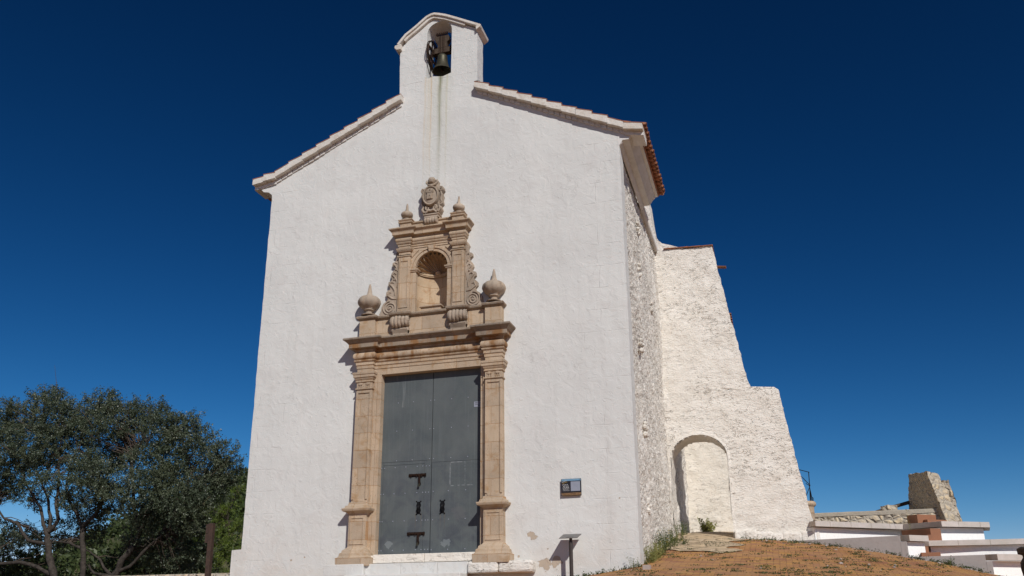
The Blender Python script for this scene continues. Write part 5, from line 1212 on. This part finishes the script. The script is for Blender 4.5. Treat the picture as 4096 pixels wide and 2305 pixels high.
def stalks(mb, c, n, h, spread, r, rg_):
    tips = []
    for _ in range(n):
        a = rg_.random()*2*PI; s_ = spread*rg_.random(); b = Vector((c[0]+.05*math.cos(a), c[1]+.05*math.sin(a), G(c[0], c[1])-.03)); hh = h*(.5+.6*rg_.random())
        m_ = b+Vector((s_*.4*math.cos(a), s_*.4*math.sin(a), hh*.55)); t_ = b+Vector((s_*math.cos(a), s_*math.sin(a), hh)); mb.tube([b, m_, t_], [r, r*.8, r*.4], 4, False); tips.append((b, m_, t_))
    return tips
def plant(nm, label, spots, h, dens_, leafm, seed, L=.04, Wd=.012, flower=False, stemm='grass'):
    rg_ = random.Random(seed); p0 = spots[0]; t_ = empty(nm, label, 'plant', (p0[0], p0[1], G(p0[0], p0[1]))); q = MB(); P = []; tt = []
    for (x, y, hh, sp) in spots:
        tips = stalks(q, (x, y), dens_, hh, sp, .004, rg_); tt += tips
        for b, m_, e in tips:
            for k in range(26):
                f_ = rg_.random(); p = b.lerp(m_, f_*2) if f_ < .5 else m_.lerp(e, f_*2-1); P.append(p+Vector((rg_.gauss(0, .022), rg_.gauss(0, .022), rg_.gauss(0, .012))))
    pt(q, 'stems', stemm, t_); leaves('foliage', leafm, P, L, Wd, t_, seed=seed)
    if flower:
        q = MB()
        for b, m_, e in rg_.sample(tt, 9): q.lathe([(0, -.006), (.016, 0), (.0, .008)], e+Vector((.02, -.02, 0)), 8)
        pt(q, 'flowers', 'flower', t_)
    return t_
plant('wild_herb', 'dry yellow-flowered herb clump growing at the foot of the rough side wall', [(4.36, 2.3, .50, .22), (4.38, 2.9, .48, .25), (4.42, 3.4, .36, .25), (4.40, 1.9, .40, .15)], .5, 16, 'weed', 21, flower=True)
plant('grass_tuft', 'bright green tall grass tuft at the chapel corner by the concrete block', [(4.33, .55, .34, .10), (4.34, .95, .38, .12), (4.36, 1.35, .30, .12)], .4, 18, 'grass', 22, L=.07, Wd=.008)
plant('bramble', 'thin grey weed climbing at the foot of the wall before the archway', [(4.36, 4.4, .42, .16), (4.42, 5.1, .5, .15), (4.55, 4.0, .2, .2)], .4, 12, 'weed', 23)
plant('thin_weed', 'thin spindly weed on the front wall at the corner, left of the concrete block', [(4.12, -.12, .22, .10)], .2, 7, 'weed', 26, L=.03, Wd=.008)
plant('bushy_weed', 'leafy green plant growing inside the archway', [(4.66, 10.0, .42, .20), (4.80, 10.05, .34, .18)], .5, 18, 'grass', 24, L=.075, Wd=.03)
plant('small_weed', 'dark little weed in the left corner of the archway', [(4.40, 6.6, .35, .10)], .3, 14, 'weed', 25)
plant('sill_weed', 'tiny green weed beside the right pilaster base', [(1.09, -.25, .12, .1)], .1, 8, 'grass', 27)
plant('dry_weed', 'dry weed growing against the lower ramp wall', [(10.1, 5.02, .2, .14), (10.4, 4.95, .1, .2)], .2, 10, 'weed', 28)
plant('succulent_weed', 'grey-green weed hanging beside the upper brown step block', [(9.80, 7.2, 1.1, .05)], .2, 3, 'weed', 29)
# tufts between the pavers: uncountable ground cover
rg = np.random.default_rng(12); pts = []
for k in range(1500):
    x = rg.uniform(3.0, 12.5); y = rg.uniform(-8, 5.6)
    if y > 0 and x < 4.4: continue
    d_ = fnoise((x, y, 0), .5, 3); m_ = int(abs(rg.normal())**2*14*(1.0+1.6*d_))
    if m_ < 5: continue
    m_ = min(m_, 70); s_ = .010+.0032*m_**.75; e = rg.normal(size=(m_, 3))*np.array((s_*1.6, s_, .008)); e[:, 2] = abs(e[:, 2])+.008
    pts.append(np.array((x, y, G(x, y)))+e)
for k in range(300):     # along the foot of the walls
    if k % 4 == 0: x = rg.uniform(2.2, 4.2); y = -.06
    elif k % 4 == 1: x, y = 4.26, rg.uniform(.2, 5.5)
    else: x = rg.uniform(5.7, 10.8); y = 5.70-(x-5.7)*.14
    pts.append(np.array((x, y, G(x, y)))+abs(rg.normal(size=(9, 3)))*np.array((.04, -.02, .03)))
o = leaves('paving_weeds', 'weed', np.concatenate(pts), .038, .017, seed=9); tag(o, 'small dark green weeds sprouting between the ochre clay pavers', 'weeds', kind='stuff')

q = MB(); rg_ = random.Random(4)
for k in range(130):
    if k % 2: x = rg_.uniform(5.7, 10.8); y = 5.66-(x-5.7)*.14-abs(rg_.gauss(0, .10))
    else: x = rg_.uniform(3.0, 9); y = rg_.uniform(-5, 5)
    if x < 4.4 and y > -.1: continue
    r = abs(rg_.gauss(0, .012))+.007; z = G(x, y)
    q.lathe([(0, -r*.6), (r, -r*.3), (r*1.1, r*.1), (r*.6, r*.6), (0, r*.7)], (x, y, z+r*.3), 6, lambda a, h: 1+.25*math.sin(a*2+x*9))
o = q.build('loose_grit', 'block'); tag(o, 'small crumbs of mortar and stone lying on the ochre paving', 'grit', kind='stuff')
